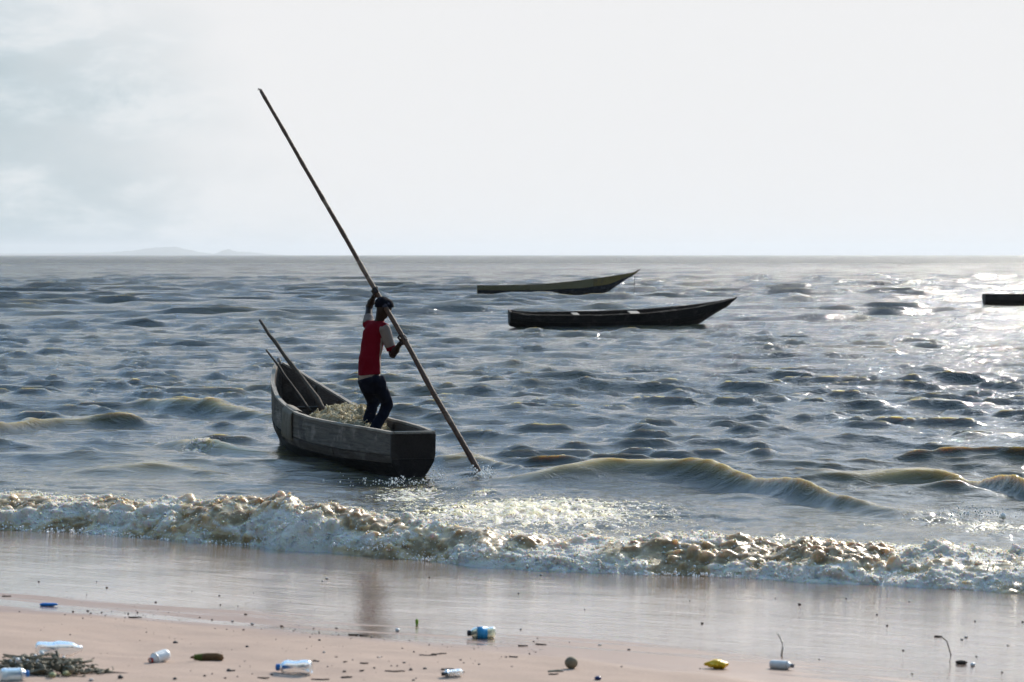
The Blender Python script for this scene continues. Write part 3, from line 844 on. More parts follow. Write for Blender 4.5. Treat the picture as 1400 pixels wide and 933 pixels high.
    Pst = np.concatenate([[Pst[0] + np.array((0.05, 0, 0.06))], Pst])
    link('stem_post', tube_mesh('stem_post', Pst, np.linspace(0.026, 0.04, 13), 6), mats[0], root)
    for t in ribs:
        vv2 = np.array([0.05, .5, 1, 1.5, 2, 2.5, 2.98])
        P2 = []
        for dt in (-0.02, 0.02):
            tq = np.full(7, t + dt / L)
            a_ = pt(tq, vv2, 1) - nor(tq, vv2, 1) * 0.029; b_ = pt(tq, vv2, -1) - nor(tq, vv2, -1) * 0.029
            P2.append(np.concatenate([a_, b_[::-1]]))
        P2 = np.stack(P2, 0)
        cen = P2.mean(1, keepdims=True) + np.array((0, 0, 0.25))
        N2 = cen - P2; N2[..., 0] = 0; N2 /= np.linalg.norm(N2, axis=-1, keepdims=True)
        link('rib', solid(P2, N2, 0.03, 'rib'), inner_mat, root)
    for t, v, w, mt in thwarts:
        p = pt(np.array([t]), v, 1)[0]
        link('thwart', box_pts(p[0] - w / 2, p[0] + w / 2, -p[1] + 0.02, p[1] - 0.02, p[2] - 0.012, p[2] + 0.018, 'thwart'), mt, root)
    if floor:
        t0, t1, z = floor
        for j in range(4):
            y0 = -0.22 + j * 0.112
            link('floor_board', box_pts(t0 * L, t1 * L - rg.random() * .1, y0, y0 + 0.104, z - 0.02, z + rg.random() * .004, 'floor_board'), W_MID, root)
    return pt

# boat with the standing man: stern nearest the beach, bow pointing out to sea
STERN = G(563.5, 645, 0.0); BOWP = G(381, 600, 0.0)
ax = BOWP[:2] - STERN[:2]; BL = float(np.linalg.norm(ax)); BANG = math.atan2(ax[1], ax[0])
near_boat = empty('wooden_canoe', (STERN[0], STERN[1], 0.0), (R(1.0), 0, BANG), label='weathered grey plank canoe with a standing man and heaped fishing net', category='canoe', group='wooden canoes on the water')
near_pt = build_boat(near_boat, BL,
    bg=[(0, .255), (.1, .33), (.25, .42), (.45, .48), (.6, .48), (.75, .43), (.87, .31), (.95, .16), (1, .035)],
    zg=[(0, .44), (.15, .45), (.4, .455), (.55, .48), (.68, .56), (.78, .66), (.88, .80), (1, 1.03)],
    zk=[(0, -.10), (.25, -.17), (.7, -.16), (.9, -.10), (1, -.05)], rake=0.16, fr=(0.46, 0.62), wid=(1.0, 0.93, 0.42),
    strakes=[(0, .58, 1), (0, .30, .66, 1), (0, .42, .8, 1)], mats=[W_GREY, W_MID, W_DARK], inner_mat=W_MID, edge_mat=W_EDGE,
    ribs=(.10, .34, .62, .74, .86), thwarts=[(.80, .55, .16, W_MID)], floor=(0.02, 0.62, 0.16), seed=4, transom_mat=W_DARK)
_c, _s = math.cos(BANG), math.sin(BANG)
def boat_world(p):
    p = np.asarray(p, float)
    return np.stack([STERN[0] + p[..., 0] * _c - p[..., 1] * _s, STERN[1] + p[..., 0] * _s + p[..., 1] * _c, p[..., 2]], -1)

# fishing net heaped amidships
nx_, ny_ = 70, 40
gx = np.linspace(0, 1, nx_)[:, None]; gy = np.linspace(-1, 1, ny_)[None, :]
tloc = 0.275 + 0.40 * gx
P = near_pt(np.broadcast_to(tloc, (nx_, ny_)), 0.8, 1)
hb_ = P[..., 1] * 0.93
edge = np.clip(1 - np.abs(gx * 2 - 1) ** 3.0, 0, 1) * np.clip(1 - np.abs(gy) ** 4, 0, 1)
nzh = 0.22 + edge * (0.13 + 0.30 * fbm(gx * 5 + 2, gy * 2.2, 0, 3, 41)) + (np.abs(fbm(gx * 16, gy * 8, 0, 3, 42) - 0.5)) * 0.16 * edge
NETP = np.stack([P[..., 0], gy * hb_, nzh], -1)
net = empty('fishing_net', (STERN[0], STERN[1], 0), (R(1.0), 0, BANG), label='pale tan fishing net heaped in the grey plank canoe', category='net')
m = Mat('net_twine'); v = m.coord()
n1 = m.noise(v, 9, 5, 0.65); n2 = m.noise(v, 90, 3, 0.7)
m.set(Base_Color=m.mix(m.step(n1, 0.3, 0.7), (0.42, 0.32, 0.18), (0.84, 0.74, 0.52)), Roughness=0.8, Subsurface_Weight=0.3, Subsurface_Radius=(0.03, 0.025, 0.015), Subsurface_Scale=1.0)
m.set(Normal=m.bump(m.math('ADD', n2, m.voronoi(v, 70, 'DISTANCE_TO_EDGE')), 1.0, 0.02))
NETM = m.m
link('net_pile', raw_mesh('net_pile', NETP.reshape(-1, 3), grid_quads(nx_, ny_)), NETM, net)
rs = np.random.default_rng(8); items = []
def net_h(a, b):
    ia = np.clip((a * (nx_ - 1)).astype(int), 0, nx_ - 1); ib = np.clip(((b + 1) / 2 * (ny_ - 1)).astype(int), 0, ny_ - 1)
    return NETP[ia, ib]
for i in range(330):
    a0, b0, th = rs.random(), rs.uniform(-.9, .9), rs.uniform(0, 6.28)
    n = 9; st = np.linspace(0, 1, n); ln = rs.uniform(.06, .22)
    thv = th + np.cumsum(rs.normal(0, .5, n))
    a_ = np.clip(a0 + np.cumsum(np.cos(thv)) * ln / n, 0.02, .98); b_ = np.clip(b0 + np.cumsum(np.sin(thv)) * ln * 3.0 / n, -.96, .96)
    Q = net_h(a_, b_) + np.array((0, 0, 0.008)); Q[:, 2] += np.sin(st * math.pi) * rs.uniform(0, .05)
    items.append((Q + rs.normal(0, .004, Q.shape), rs.uniform(.003, .007)))
link('loose_strands', join_tubes('loose_strands', items, 4), NETM, net, kind='stuff')
# fold of net hanging over the side
tt = np.linspace(0.575, 0.655, 16); vvq = np.linspace(0, 1, 22)
F2 = []
for t in tt:
    col = []
    for q in vvq:
        if q < 0.25:
            p = near_pt(np.array([t]), 0.0, 1)[0]; p = p + np.array((0, -0.16 * (0.25 - q) / 0.25, 0.036 - 0.06 * ((0.25 - q) / 0.25) ** 2))
        else:
            w = (q - 0.25) / 0.75
            p = near_pt(np.array([t]), 1.45 * w, 1)[0] + np.array((0, 0.046 + 0.014 * math.sin(t * 260) * w, 0.0))
        col.append(p)
    F2.append(col)
F2 = np.array(F2)
F2[..., 1] += (fbm(F2[..., 0] * 14, F2[..., 2] * 4, 0, 3, 6) - 0.5) * 0.03
NN = np.zeros_like(F2); NN[..., 1] = 1; NN[..., 2] = 0.2
cm = simple('hanging_net_cloth', (0.20, 0.17, 0.13), 0.9, 0.3, 14)
o = link('hanging_fold', solid(F2, NN, 0.012, 'hanging_fold'), cm, net); o.data.polygons.foreach_set('use_smooth', np.ones(len(o.data.polygons), bool))

# two sticks standing in the bow
STICK = wood('stick_bark', (0.045, 0.035, 0.028), (0.11, 0.085, 0.065), wear=(0.2, 0.16, 0.12))
def stick(name, a, b, r0, r1, label, cat='stick', n=14, wob=0.02, seed=1, group=None, mat=None, knots=4):
    a, b = np.asarray(a, float), np.asarray(b, float)
    base = b if b[2] < a[2] else a
    t = np.linspace(0, 1, n)
    rr = np.random.default_rng(seed)
    P_ = a[None] + (b - a)[None] * t[:, None] - base[None]
    w = np.cumsum(rr.normal(0, 1, (n, 3)), 0); w -= w[0] + (w[-1] - w[0]) * t[:, None]
    P_ += w * wob * 0.35
    rad = r0 + (r1 - r0) * t
    for kk in rr.integers(1, n - 1, knots): rad[kk] *= 1.16
    o_ = link(name, tube_mesh(name, P_, rad, 10), mat or STICK, label=label, category=cat, group=group)
    o_.location = base
    return o_
stick('wooden_stick', D(355.5, 438, 29.7), D(446, 566, 28.4), .020, .036, 'thick bent wooden stick slanting up from the bow of the net boat', seed=3, wob=.016)
stick('wooden_stick', D(364, 479, 29.9), D(424, 562, 28.7), .012, .022, 'thin short stick propped over the bow edge of the net boat', seed=5, wob=.012)

# long punting pole
PB, PT = D(655.5, 646, 25.3), D(357, 125, 28.6)
dirp = (PT - PB) / np.linalg.norm(PT - PB)
PB2 = PB - dirp * 0.75
def pole_at(py):
    f = lambda k: PB + (PT - PB) * k
    lo, hi = 0.0, 1.0
    for _ in range(40):
        mid_ = (lo + hi) / 2; p = f(mid_)
        dd = p - np.array((0, 0, CAM_H))
        yy = 466.5 - F_PX * (dd[1] * _sp + dd[2] * _cp) / (dd[1] * _cp - dd[2] * _sp)
        if yy > py: lo = mid_
        else: hi = mid_
    return f(lo)
n = 60; t = np.linspace(0, 1, n); rr = np.random.default_rng(2)
Pq = PB2[None] + (PT - PB2)[None] * t[:, None]
bend = np.sin(t * math.pi) * 0.004
Pq[:, 0] += bend * 0.6 + np.interp(t, np.linspace(0, 1, 12), rr.normal(0, .006, 12)) * np.sin(t * math.pi)
rad = 0.036 - 0.013 * t
kn = np.arange(3, n, 5); rad[kn] *= 1.13
pole = link('punting_pole', tube_mesh('punting_pole', Pq - PB, rad, 12), wood('pole_wood', (0.10, 0.058, 0.04), (0.21, 0.13, 0.09), wear=(0.36, 0.27, 0.2), wear_amt=0.5, rough=0.55), label='very long brown wooden pole slanting from the water past the man', category='pole')
pole.location = PB
tip = Pq[-1] - PB
link('frayed_tip', join_tubes('frayed_tip', [(np.stack([tip - dirp * .02 + np.array((.006 * math.cos(a), .006 * math.sin(a), 0)), tip + dirp * .03 + np.array((.012 * math.cos(a), 0, .01 * math.sin(a))), tip + dirp * (.05 + .02 * math.sin(3 * a)) + np.array((.03 * math.cos(a), 0, .012 * math.sin(a) - .01))]), .005) for a in np.linspace(0, 5.5, 6)], 4), STICK, pole)

# canoes at anchor
def far_boat(px, py, z_off, L, ang, roll, label, **kw):
    p = G(px, py, 0.0)
    o_ = empty('wooden_canoe', (p[0], p[1], z_off), (R(roll), 0, R(ang)), label=label, category='canoe', group='wooden canoes on the water')
    build_boat(o_, L, **kw)
    return o_, p
dark_boat, dbp = far_boat(697, 449, 0.08, 7.9, 9.0, 7.0, 'long black wooden canoe with pale seats anchored off the beach',
    bg=[(0, .27), (.12, .36), (.35, .47), (.6, .46), (.78, .33), (.92, .13), (1, .03)],
    zg=[(0, .50), (.06, .42), (.15, .40), (.4, .41), (.6, .47), (.8, .62), (.92, .78), (1, .92)],
    zk=[(0, .02), (.06, -.08), (.2, -.16), (.7, -.16), (.85, .02), (1, .62)], rake=0.35, fr=(0.4, 0.66), wid=(0.98, 0.86, 0.45),
    strakes=[(0, .45, 1), (0, .3, .7, 1), (0, .5, 1)], mats=[W_BLACK, W_BLACK, W_BLACK], inner_mat=W_DARK, edge_mat=W_MID,
    ribs=(.15, .4, .65, .8), thwarts=[(.29, 0.12, .22, W_EDGE), (.55, 0.12, .34, W_EDGE)], seed=12)
ochre_boat, obp = far_boat(653, 404, 0.13, 10.0, 4.0, -1.0, 'long ochre and navy painted canoe anchored farthest from the beach',
    bg=[(0, .3), (.12, .4), (.35, .5), (.6, .48), (.8, .33), (.93, .13), (1, .03)],
    zg=[(0, .47), (.15, .47), (.4, .54), (.6, .72), (.8, .97), (.92, 1.17), (1, 1.32)],
    zk=[(0, -.05), (.2, -.16), (.65, -.16), (.82, .05), (1, 1.05)], rake=0.4, fr=(0.5, 0.72), wid=(0.97, 0.88, 0.45),
    strakes=[(0, .32, .72, 1), (0, .5, 1), (0, .5, 1)], mats=[W_OLIVE, W_NAVY, W_NAVY], inner_mat=W_DARK, edge_mat=W_OLIVE,
    ribs=(.2, .5, .75), thwarts=[(.3, 0.3, .2, W_MID), (.6, 0.4, .2, W_MID)], seed=21)
pk = [c for c in ochre_boat.children if c.name.startswith('plank')]
for c in pk:
    if c.data.materials[0] == W_OLIVE and max(v_.co.x for v_ in c.data.vertices) > 8.5:
        c.data.materials[0] = W_OCHRE
        c['label'] = 'ochre painted bow plank'
far_boat(1346, 418.5, 0.12, 8.5, 3.0, 0.0, 'plain black canoe lying side on, apart from the other boats',
    bg=[(0, .28), (.12, .38), (.35, .48), (.6, .46), (.8, .33), (.93, .13), (1, .03)],
    zg=[(0, .44), (.1, .43), (.4, .42), (.6, .5), (.8, .72), (.92, .92), (1, 1.1)],
    zk=[(0, -.05), (.2, -.16), (.65, -.16), (.82, .05), (1, .75)], rake=0.35, fr=(0.45, 0.7), wid=(0.98, 0.88, 0.45),
    strakes=[(0, .32, .72, 1), (0, .5, 1), (0, .5, 1)], mats=[W_BLACK, W_BLACK, W_BLACK], inner_mat=W_DARK, edge_mat=W_BLACK,
    ribs=(.2, .5, .75), thwarts=[(.3, 0.3, .2, W_MID), (.6, 0.4, .2, W_MID)], seed=31)
# mooring line and peg at the ochre bow
ba = R(4.0)
bowt = np.array((obp[0] + 10.0 * math.cos(ba), obp[1] + 10.0 * math.sin(ba), 1.45))
stick('bow_peg', bowt + np.array((.18, 0, .16)), bowt + np.array((-.32, 0, -.10)), .03, .04, 'short peg sticking out of the ochre canoe bow', cat='peg', n=5, wob=0, knots=1)
stick('mooring_line', bowt + np.array((-.16, 0, .02)), bowt + np.array((-.22, -.1, -1.5)), .016, .016, 'thin mooring line hanging from the ochre canoe bow', cat='rope', n=10, wob=.03, knots=1)

# ================================================================== the man
FWD = np.array((0.55, 0.835, 0.0)); FWD /= np.linalg.norm(FWD)
RGT = np.array((FWD[1], -FWD[0], 0.0))
UP = np.array((0, 0, 1.0))
J = dict(
    pelvis=D(505.5, 514, 26.68), waist=D(505.5, 492, 26.69), chest=D(511, 460, 26.72), neck=D(519, 439, 26.73), head=D(524.5, 421, 26.68),
    rsh=D(525, 449, 26.60), rel=D(537, 485, 26.62), rhand=pole_at(464),
    lsh=D(503, 443, 26.86), lel=D(505, 419, 27.06), lhand=pole_at(399),
    rhip=D(513, 519, 26.62), rkn=D(530, 553, 26.88), rank=D(506, 599, 26.66),
    lhip=D(498, 517, 26.78), lkn=D(511, 549, 27.08), lank=D(496, 598, 26.88))
FLOOR_Z = 0.165
for k_ in ('rank', 'lank'):
    J[k_][2] = FLOOR_Z + 0.075
P0 = np.array(((J['rank'][0] + J['lank'][0]) / 2, (J['rank'][1] + J['lank'][1]) / 2, FLOOR_Z))
for k_ in J: J[k_] = J[k_] - P0
lo, hi = np.array((-.45, -.55, -.02)), np.array((.75, .65, 1.98))
body = Field(lo, hi, 0.0075)
def hand(F_, grip, elbow, side):
    a = dirp
    w = grip - elbow; w = w - (w @ a) * a; w /= np.linalg.norm(w)
    e2 = np.cross(a, w)
    palm = grip - w * 0.052
    wrist = grip - (grip - elbow) / np.linalg.norm(grip - elbow) * 0.115
    F_.cone(wrist, palm - w * 0.005, 0.025, 0.028, 0.02, flat=(w, .75))
    F_.cone(palm - a * 0.026, palm + a * 0.026, 0.023, 0.023, 0.015, flat=(w, .72))
    for i, (o_, ln) in enumerate(zip((-.033, -.011, .011, .032), (.85, 1.0, .97, .88))):
        ths = [math.pi * 0.95, math.pi * 0.62, math.pi * 0.25, -math.pi * 0.10 * ln]
        q = [grip + a * o_ + 0.041 * (math.cos(th_) * w * -1 * -1 + math.sin(th_) * e2 * side) for th_ in ths]
        for a_, b_, r_ in zip(q[:-1], q[1:], (.0115, .0105, .0095)): F_.cone(a_, b_, r_, r_ * .93, 0.005)
    tb = palm + a * 0.03
    q = [tb, grip + a * .045 + 0.042 * (-w * .4 - e2 * side), grip + a * .05 + .042 * (w * .5 - e2 * side * .8)]
    F_.cone(q[0], q[1], .014, .012, .01); F_.cone(q[1], q[2], .012, .0105, .006)
    return wrist
facev = np.array((0.80, 0.42, -0.42)); facev /= np.linalg.norm(facev)
hup = UP - (UP @ facev) * facev; hup /= np.linalg.norm(hup); hrt = np.cross(facev, hup)
hc = J['head']
# torso and pelvis
body.cone(J['chest'], J['waist'], .125, .112, .05, flat=(FWD, .68)); body.cone(J['waist'], J['pelvis'], .112, .125, .05, flat=(FWD, .75))
body.cone(J['lsh'], J['rsh'], .055, .055, .04); body.cone(J['chest'], J['neck'], .10, .05, .05, flat=(FWD, .7))
body.cone(J['neck'] - np.array((0, 0, .02)), hc - hup * .05 - facev * .02, .056, .052, .03)
# head: skull, face, jaw, nose, ears, brow, lips
body.cone(hc - facev * .022 + hup * .02, hc + facev * .02 + hup * .022, .082, .078, .02, flat=(hrt, .86))
body.cone(hc + facev * .035 - hup * .02, hc + facev * .055 - hup * .082, .058, .036, .03, flat=(hrt, .9))
body.cone(hc + facev * .098 + hup * .005, hc + facev * .112 - hup * .030, .010, .016, .012)
body.cone(hc + facev * .085 - hup * .058 - hrt * .018, hc + facev * .085 - hup * .058 + hrt * .018, .011, .011, .008)
for s_ in (-1, 1):
    body.cone(hc - facev * .005 + hrt * s_ * .074 + hup * .012, hc + facev * .002 + hrt * s_ * .077 - hup * .026, .017, .012, .008)
    body.cone(hc + facev * .085 + hrt * s_ * .03 + hup * .024, hc + facev * .075 + hrt * s_ * .05 + hup * .020, .010, .009, .01)
# arms
for sd, sh, el, gr in ((1, 'rsh', 'rel', 'rhand'), (-1, 'lsh', 'lel', 'lhand')):
    w_ = hand(body, J[gr], J[el], sd)
    body.cone(J[sh], J[el], .052, .039, .03); body.cone(J[el], (J[el] * .6 + w_ * .4), .038, .040, .03); body.cone(J[el] * .6 + w_ * .4, w_, .040, .026, .03)
# legs and feet
for hp, kn_, an in (('rhip', 'rkn', 'rank'), ('lhip', 'lkn', 'lank')):
    body.cone(J[hp], J[kn_], .078, .055, .03); body.cone(J[kn_], J[kn_] * .65 + J[an] * .35, .053, .054, .03); body.cone(J[kn_] * .65 + J[an] * .35, J[an], .054, .034, .03)
    heel = J[an] + np.array((0, 0, -.045)) - FWD * .03; toe = J[an] + np.array((0, 0, -.052)) + FWD * .16
    body.cone(heel, J[an], .028, .036, .02); body.cone(heel, toe, .028, .021, .02); body.cone(J[an] - np.array((0, 0, .02)), toe - FWD * .04, .033, .024, .02)
m = Mat('dark_skin'); v = m.coord()
m.set(Base_Color=m.mix(m.noise(v, 14, 4), (0.018, 0.010, 0.007), (0.03, 0.016, 0.011)), Roughness=0.5, Specular_IOR_Level=0.25, Subsurface_Weight=0.15, Subsurface_Radius=(.02, .008, .004), Subsurface_Scale=1.0)
man = link('person', body.mesh('person'), m.m, label='person in red shirt and cap standing in the canoe gripping a long pole', category='person')
man.location = P0
eyes = [hc + facev * .088 + hrt * s_ * .031 + hup * .008 for s_ in (-1, 1)]
for e in eyes:
    link('eye', drops_mesh('eye', np.array([e]), np.array([.011])), simple('eye_white', (.6, .56, .5), .2, .05), man)
# shirt
def cloth_mesh(F_, name, amp=0.02, fr=9.0, seed=0, cut=None):
    Xc, Yc, Zc = F_.coords()
    near_ = np.abs(F_.F) < 0.06
    nzv = fbm(Xc[near_] * fr, Yc[near_] * fr, Zc[near_] * fr * 0.8, 3, seed) - 0.5
    F_.F[near_] += (nzv * amp).astype(np.float32)
    if cut is not None: F_.F = np.maximum(F_.F, cut(Xc, Yc, Zc).astype(np.float32))
    v_, q_ = surface_nets(F_.F, F_.lo, F_.h)
    return v_, raw_mesh(name, v_, q_)
sh = Field(lo, hi, 0.0075)
sh.cone(J['chest'], J['waist'], .152, .140, .05, flat=(FWD, .70)); sh.cone(J['waist'], J['pelvis'] + np.array((0, 0, .02)), .140, .150, .05, flat=(FWD, .76))
sh.cone(J['lsh'] + np.array((0, 0, -.01)), J['rsh'], .066, .068, .05); sh.cone(J['chest'], J['neck'] - np.array((0, 0, .01)), .12, .062, .05, flat=(FWD, .72))
hemz = J['pelvis'][2] + 0.015
hem_dir = np.array((0.10, 0.0, 1.0))
sv, sm = cloth_mesh(sh, 'shirt', 0.04, 8, 3, cut=lambda x, y, z: np.maximum(hemz - z + 0.10 * (x - J['pelvis'][0]), (z - (J['neck'][2] + .005)) * .9))
pr = sv - J['chest']
lat_ = pr @ RGT; dep_ = pr @ FWD
stripe = ((lat_ > 0.085) & (np.abs(dep_ + 0.03) < 0.016) & (sv[:, 2] < J['chest'][2] - 0.02)).astype(float)
add_attr(sm, 'stripe', stripe)
m = Mat('red_shirt_cloth'); v = m.coord()
redc = m.mix(m.noise(v, 6, 4), (0.13, 0.002, 0.008), (0.19, 0.005, 0.014))
m.set(Base_Color=m.mix(m.step(m.attr('stripe'), .3, .7), redc, (0.36, 0.30, 0.26)), Roughness=0.9, Specular_IOR_Level=0.1)
m.set(Normal=m.bump(m.noise(v, 28, 4), 0.5, 0.01))
RED = m.m
link('shirt', sm, RED, man)
CREAM = simple('cream_sleeve_cloth', (0.21, 0.165, 0.14), 0.85, 0.1, 12)
for s0, e0 in (('rsh', 'rel'), ('lsh', 'lel')):
    a_, b_ = J[s0], J[e0]
    f = Field(np.minimum(a_, b_) - .14, np.maximum(a_, b_) + .14, 0.007)
    dv_ = (b_ - a_) / np.linalg.norm(b_ - a_)
    L_ = np.linalg.norm(b_ - a_)
    endk = 0.70 if s0 == 'rsh' else 0.42
    f.cone(a_ + dv_ * .015, a_ + dv_ * L_ * endk, .071, .060, 0)
    _, mm = cloth_mesh(f, 'sleeve', .02, 10, 7, cut=lambda x, y, z: ((x - a_[0]) * dv_[0] + (y - a_[1]) * dv_[1] + (z - a_[2]) * dv_[2]) - L_ * endk)
    slv = link('sleeve', mm, CREAM, man); slv['label'] = 'cream short sleeve'
    if s0 == 'rsh':
        f = Field(np.minimum(a_, b_) - .14, np.maximum(a_, b_) + .14, 0.007)
        f.cone(a_ + dv_ * L_ * (endk - .02), a_ + dv_ * L_ * (endk + .16), .062, .058, 0)
        _, mm = cloth_mesh(f, 'cuff', .012, 10, 9, cut=lambda x, y, z: np.abs(((x - a_[0]) * dv_[0] + (y - a_[1]) * dv_[1] + (z - a_[2]) * dv_[2]) - L_ * (endk + .06)) - L_ * .075)
        cf = link('cuff', mm, RED, slv)
# shorts showing above the trousers
f = Field(lo, hi, 0.0075)
f.cone(J['pelvis'] + np.array((0, 0, .05)), J['pelvis'] - np.array((0, 0, .05)), .134, .140, .03, flat=(FWD, .80))
_, mm = cloth_mesh(f, 'undershorts', .012, 10, 19, cut=lambda x, y, z: np.abs(z - J['pelvis'][2] + .03) - .058)
link('undershorts', mm, simple('beige_cotton', (0.30, 0.22, 0.17), .9, .12, 20), man)
# trousers
f = Field(lo, hi, 0.0075)
f.cone(J['pelvis'] - np.array((0, 0, .03)), J['pelvis'] - np.array((0, 0, .09)), .148, .140, .04, flat=(FWD, .82))
for hp, kn_, an in (('rhip', 'rkn', 'rank'), ('lhip', 'lkn', 'lank')):
    f.cone(J[hp], J[kn_], .100, .073, .035); f.cone(J[kn_], J[an] + np.array((0, 0, .02)), .073, .062, .02)
zt = J['pelvis'][2] - .035
_, mm = cloth_mesh(f, 'trousers', .05, 9, 29, cut=lambda x, y, z: np.maximum(z - zt - 0.25 * ((x - J['pelvis'][0]) * RGT[0] + (y - J['pelvis'][1]) * RGT[1] + .02), J['rank'][2] + .01 - z))
m = Mat('navy_denim'); v = m.coord()
m.set(Base_Color=m.mix(m.noise(v, 10, 4), (0.006, 0.007, 0.013), (0.012, 0.014, 0.025)), Roughness=0.9, Specular_IOR_Level=0.08)
m.set(Normal=m.bump(m.noise(v, 25, 4), 0.6, 0.012))
link('trousers', mm, m.m, man)
# knitted cap
f = Field(hc - .2, hc + .2, 0.006)
f.cone(hc - facev * .028 + hup * .030, hc + facev * .020 + hup * .034, .099, .093, .02, flat=(hrt, .90))
_, mm = cloth_mesh(f, 'cap', .012, 16, 39, cut=lambda x, y, z: (.005 + .42 * ((x - hc[0]) * facev[0] + (y - hc[1]) * facev[1] + (z - hc[2]) * facev[2])) - ((x - hc[0]) * hup[0] + (y - hc[1]) * hup[1] + (z - hc[2]) * hup[2]))
m = Mat('dark_cap_knit'); v = m.coord()
m.set(Base_Color=m.mix(m.step(m.noise(v, 11, 2), .56, .62), (0.006, 0.006, 0.010), (0.05, 0.05, 0.07)), Roughness=0.9, Specular_IOR_Level=0.08)
m.set(Normal=m.bump(m.noise(v, 60, 3), 0.6, 0.006))
link('cap', mm, m.m, man)
# ================================================================== things washed up on the sand
def lathe(profile, n=20, name='lathe'):
    """profile of (x along the axis, radius); axis is local x"""
    p = np.array(profile, float)
    return tube(np.stack([p[:, 0], 0 * p[:, 0], 0 * p[:, 0]], -1), np.maximum(p[:, 1], 1e-4), n)
def lathe_mesh(name, profile, n=20, dent=0.0, seed=0):
    v_, q_, t_ = lathe(profile, n)
    if dent:
        w = fbm(v_[:, 0] * 22 + seed, v_[:, 1] * 22, v_[:, 2] * 22, 3, seed) - 0.5
        v_[:, 1:] *= (1 + dent * w)[:, None]
    return raw_mesh(name, v_, q_, t_)
def plastic(name, col, rough=0.15, trans=0.0, alpha=1.0, spec=0.5):
    m = Mat(name); v = m.coord()
    m.set(Base_Color=m.mix(m.noise(v, 25, 3), tuple(c * .9 for c in col), col), Roughness=rough, Transmission_Weight=trans, IOR=1.25 if trans else 1.45, Alpha=alpha)
    m.set(Normal=m.bump(m.noise(v, 35, 3), 0.5, 0.006))
    return m.m
CLEAR = plastic('clear_plastic', (0.93, 0.96, 0.97), 0.08, 0.95)
CLEAR_Y = plastic('yellowed_clear_plastic', (0.86, 0.86, 0.66), 0.15, 0.7)
WHITE_P = plastic('white_plastic', (0.78, 0.77, 0.74), 0.35)
BLUE_P = plastic('blue_plastic', (0.02, 0.16, 0.48), 0.3)
SKY_P = plastic('sky_blue_label', (0.04, 0.33, 0.62), 0.4)
BLACK_P = plastic('black_plastic', (0.015, 0.015, 0.02), 0.35)
RED_P = plastic('red_plastic', (0.42, 0.035, 0.02), 0.3)
NAVY_P = plastic('navy_plastic', (0.01, 0.012, 0.09), 0.3)
def bottle(name, px, py, ang, L, r, body_mat, cap_mat, label, band=None, dent=0.25, seed=0, yaw_up=0.0, cap=True, sink=0.12):
    """a bottle lying on the sand; the neck points along angle ang"""
    p = GB(px, py)
    r0 = r
    root_ = empty(name, (p[0], p[1], p[2] + r * (1 - sink)), (0, -yaw_up, ang), label=label, category='bottle')
    h = L / 2
    prof = [(-h, 0.0), (-h, r * .72), (-h + .008, r * .92), (-h + .02, r)]
    for k in range(5):
        x = -h + .03 + k * (L * .5) / 5
        prof += [(x, r), (x + .006, r * .95), (x + .012, r)]
    prof += [(h - L * .30, r), (h - L * .22, r * .86), (h - L * .15, r * .55), (h - L * .11, r * .40), (h - L * .03, r * .38), (h - L * .02, 0)]
    link('bottle_body', lathe_mesh('bottle_body', prof, 18, dent, seed), body_mat, root_)
    if cap:
        c = [(h - L * .10, 0), (h - L * .10, r * .46), (h - .002, r * .46), (h, r * .40), (h, 0)]
        link('cap', lathe_mesh('cap', c, 14), cap_mat, root_)
    if band is not None:
        x0, x1, bm = band
        link('paper_label', lathe_mesh('paper_label', [(x0 * L - h, r * .96), (x0 * L - h, r * 1.03), (x1 * L - h, r * 1.03), (x1 * L - h, r * .96)], 18, dent, seed), bm, root_)
    return root_
PI = math.pi
bottle('plastic_bottle', 402, 922, PI - .12, .175, .036, CLEAR, BLUE_P, 'clear plastic bottle with blue cap lying on dry sand', dent=.3, seed=3)
bottle('plastic_bottle', 658, 873, PI + .15, .160, .036, CLEAR_Y, BLACK_P, 'crushed plastic bottle with sky blue label and dark cap at wet edge', band=(.30, .66, SKY_P), dent=.35, seed=5)
bottle('plastic_bottle', 217, 906, PI * 1.30, .125, .030, WHITE_P, RED_P, 'small white plastic bottle with dull red cap', dent=.1, seed=7, yaw_up=-.12)
bottle('plastic_bottle', 1069, 915, -.35, .125, .024, WHITE_P, plastic('grey_plastic', (.2, .2, .21), .4), 'slim white plastic bottle with grey cap beside the wet sand', dent=.2, seed=9)
bottle('plastic_bottle', 618, 926, PI + .35, .105, .021, CLEAR, BLACK_P, 'tiny clear plastic bottle with black cap among twigs', dent=.2, seed=11)
bottle('plastic_bottle', 82, 904, .08, .235, .040, CLEAR, WHITE_P, 'large clear empty plastic bottle on the heap of weed', dent=.4, seed=13, cap=False, sink=-.5)
bottle('plastic_bottle', 20, 931, .3, .13, .033, plastic('bluish_clear_plastic', (.72, .85, .9), .15, .7), BLUE_P, 'bluish clear plastic bottle half buried below the weed heap', dent=.3, seed=15)

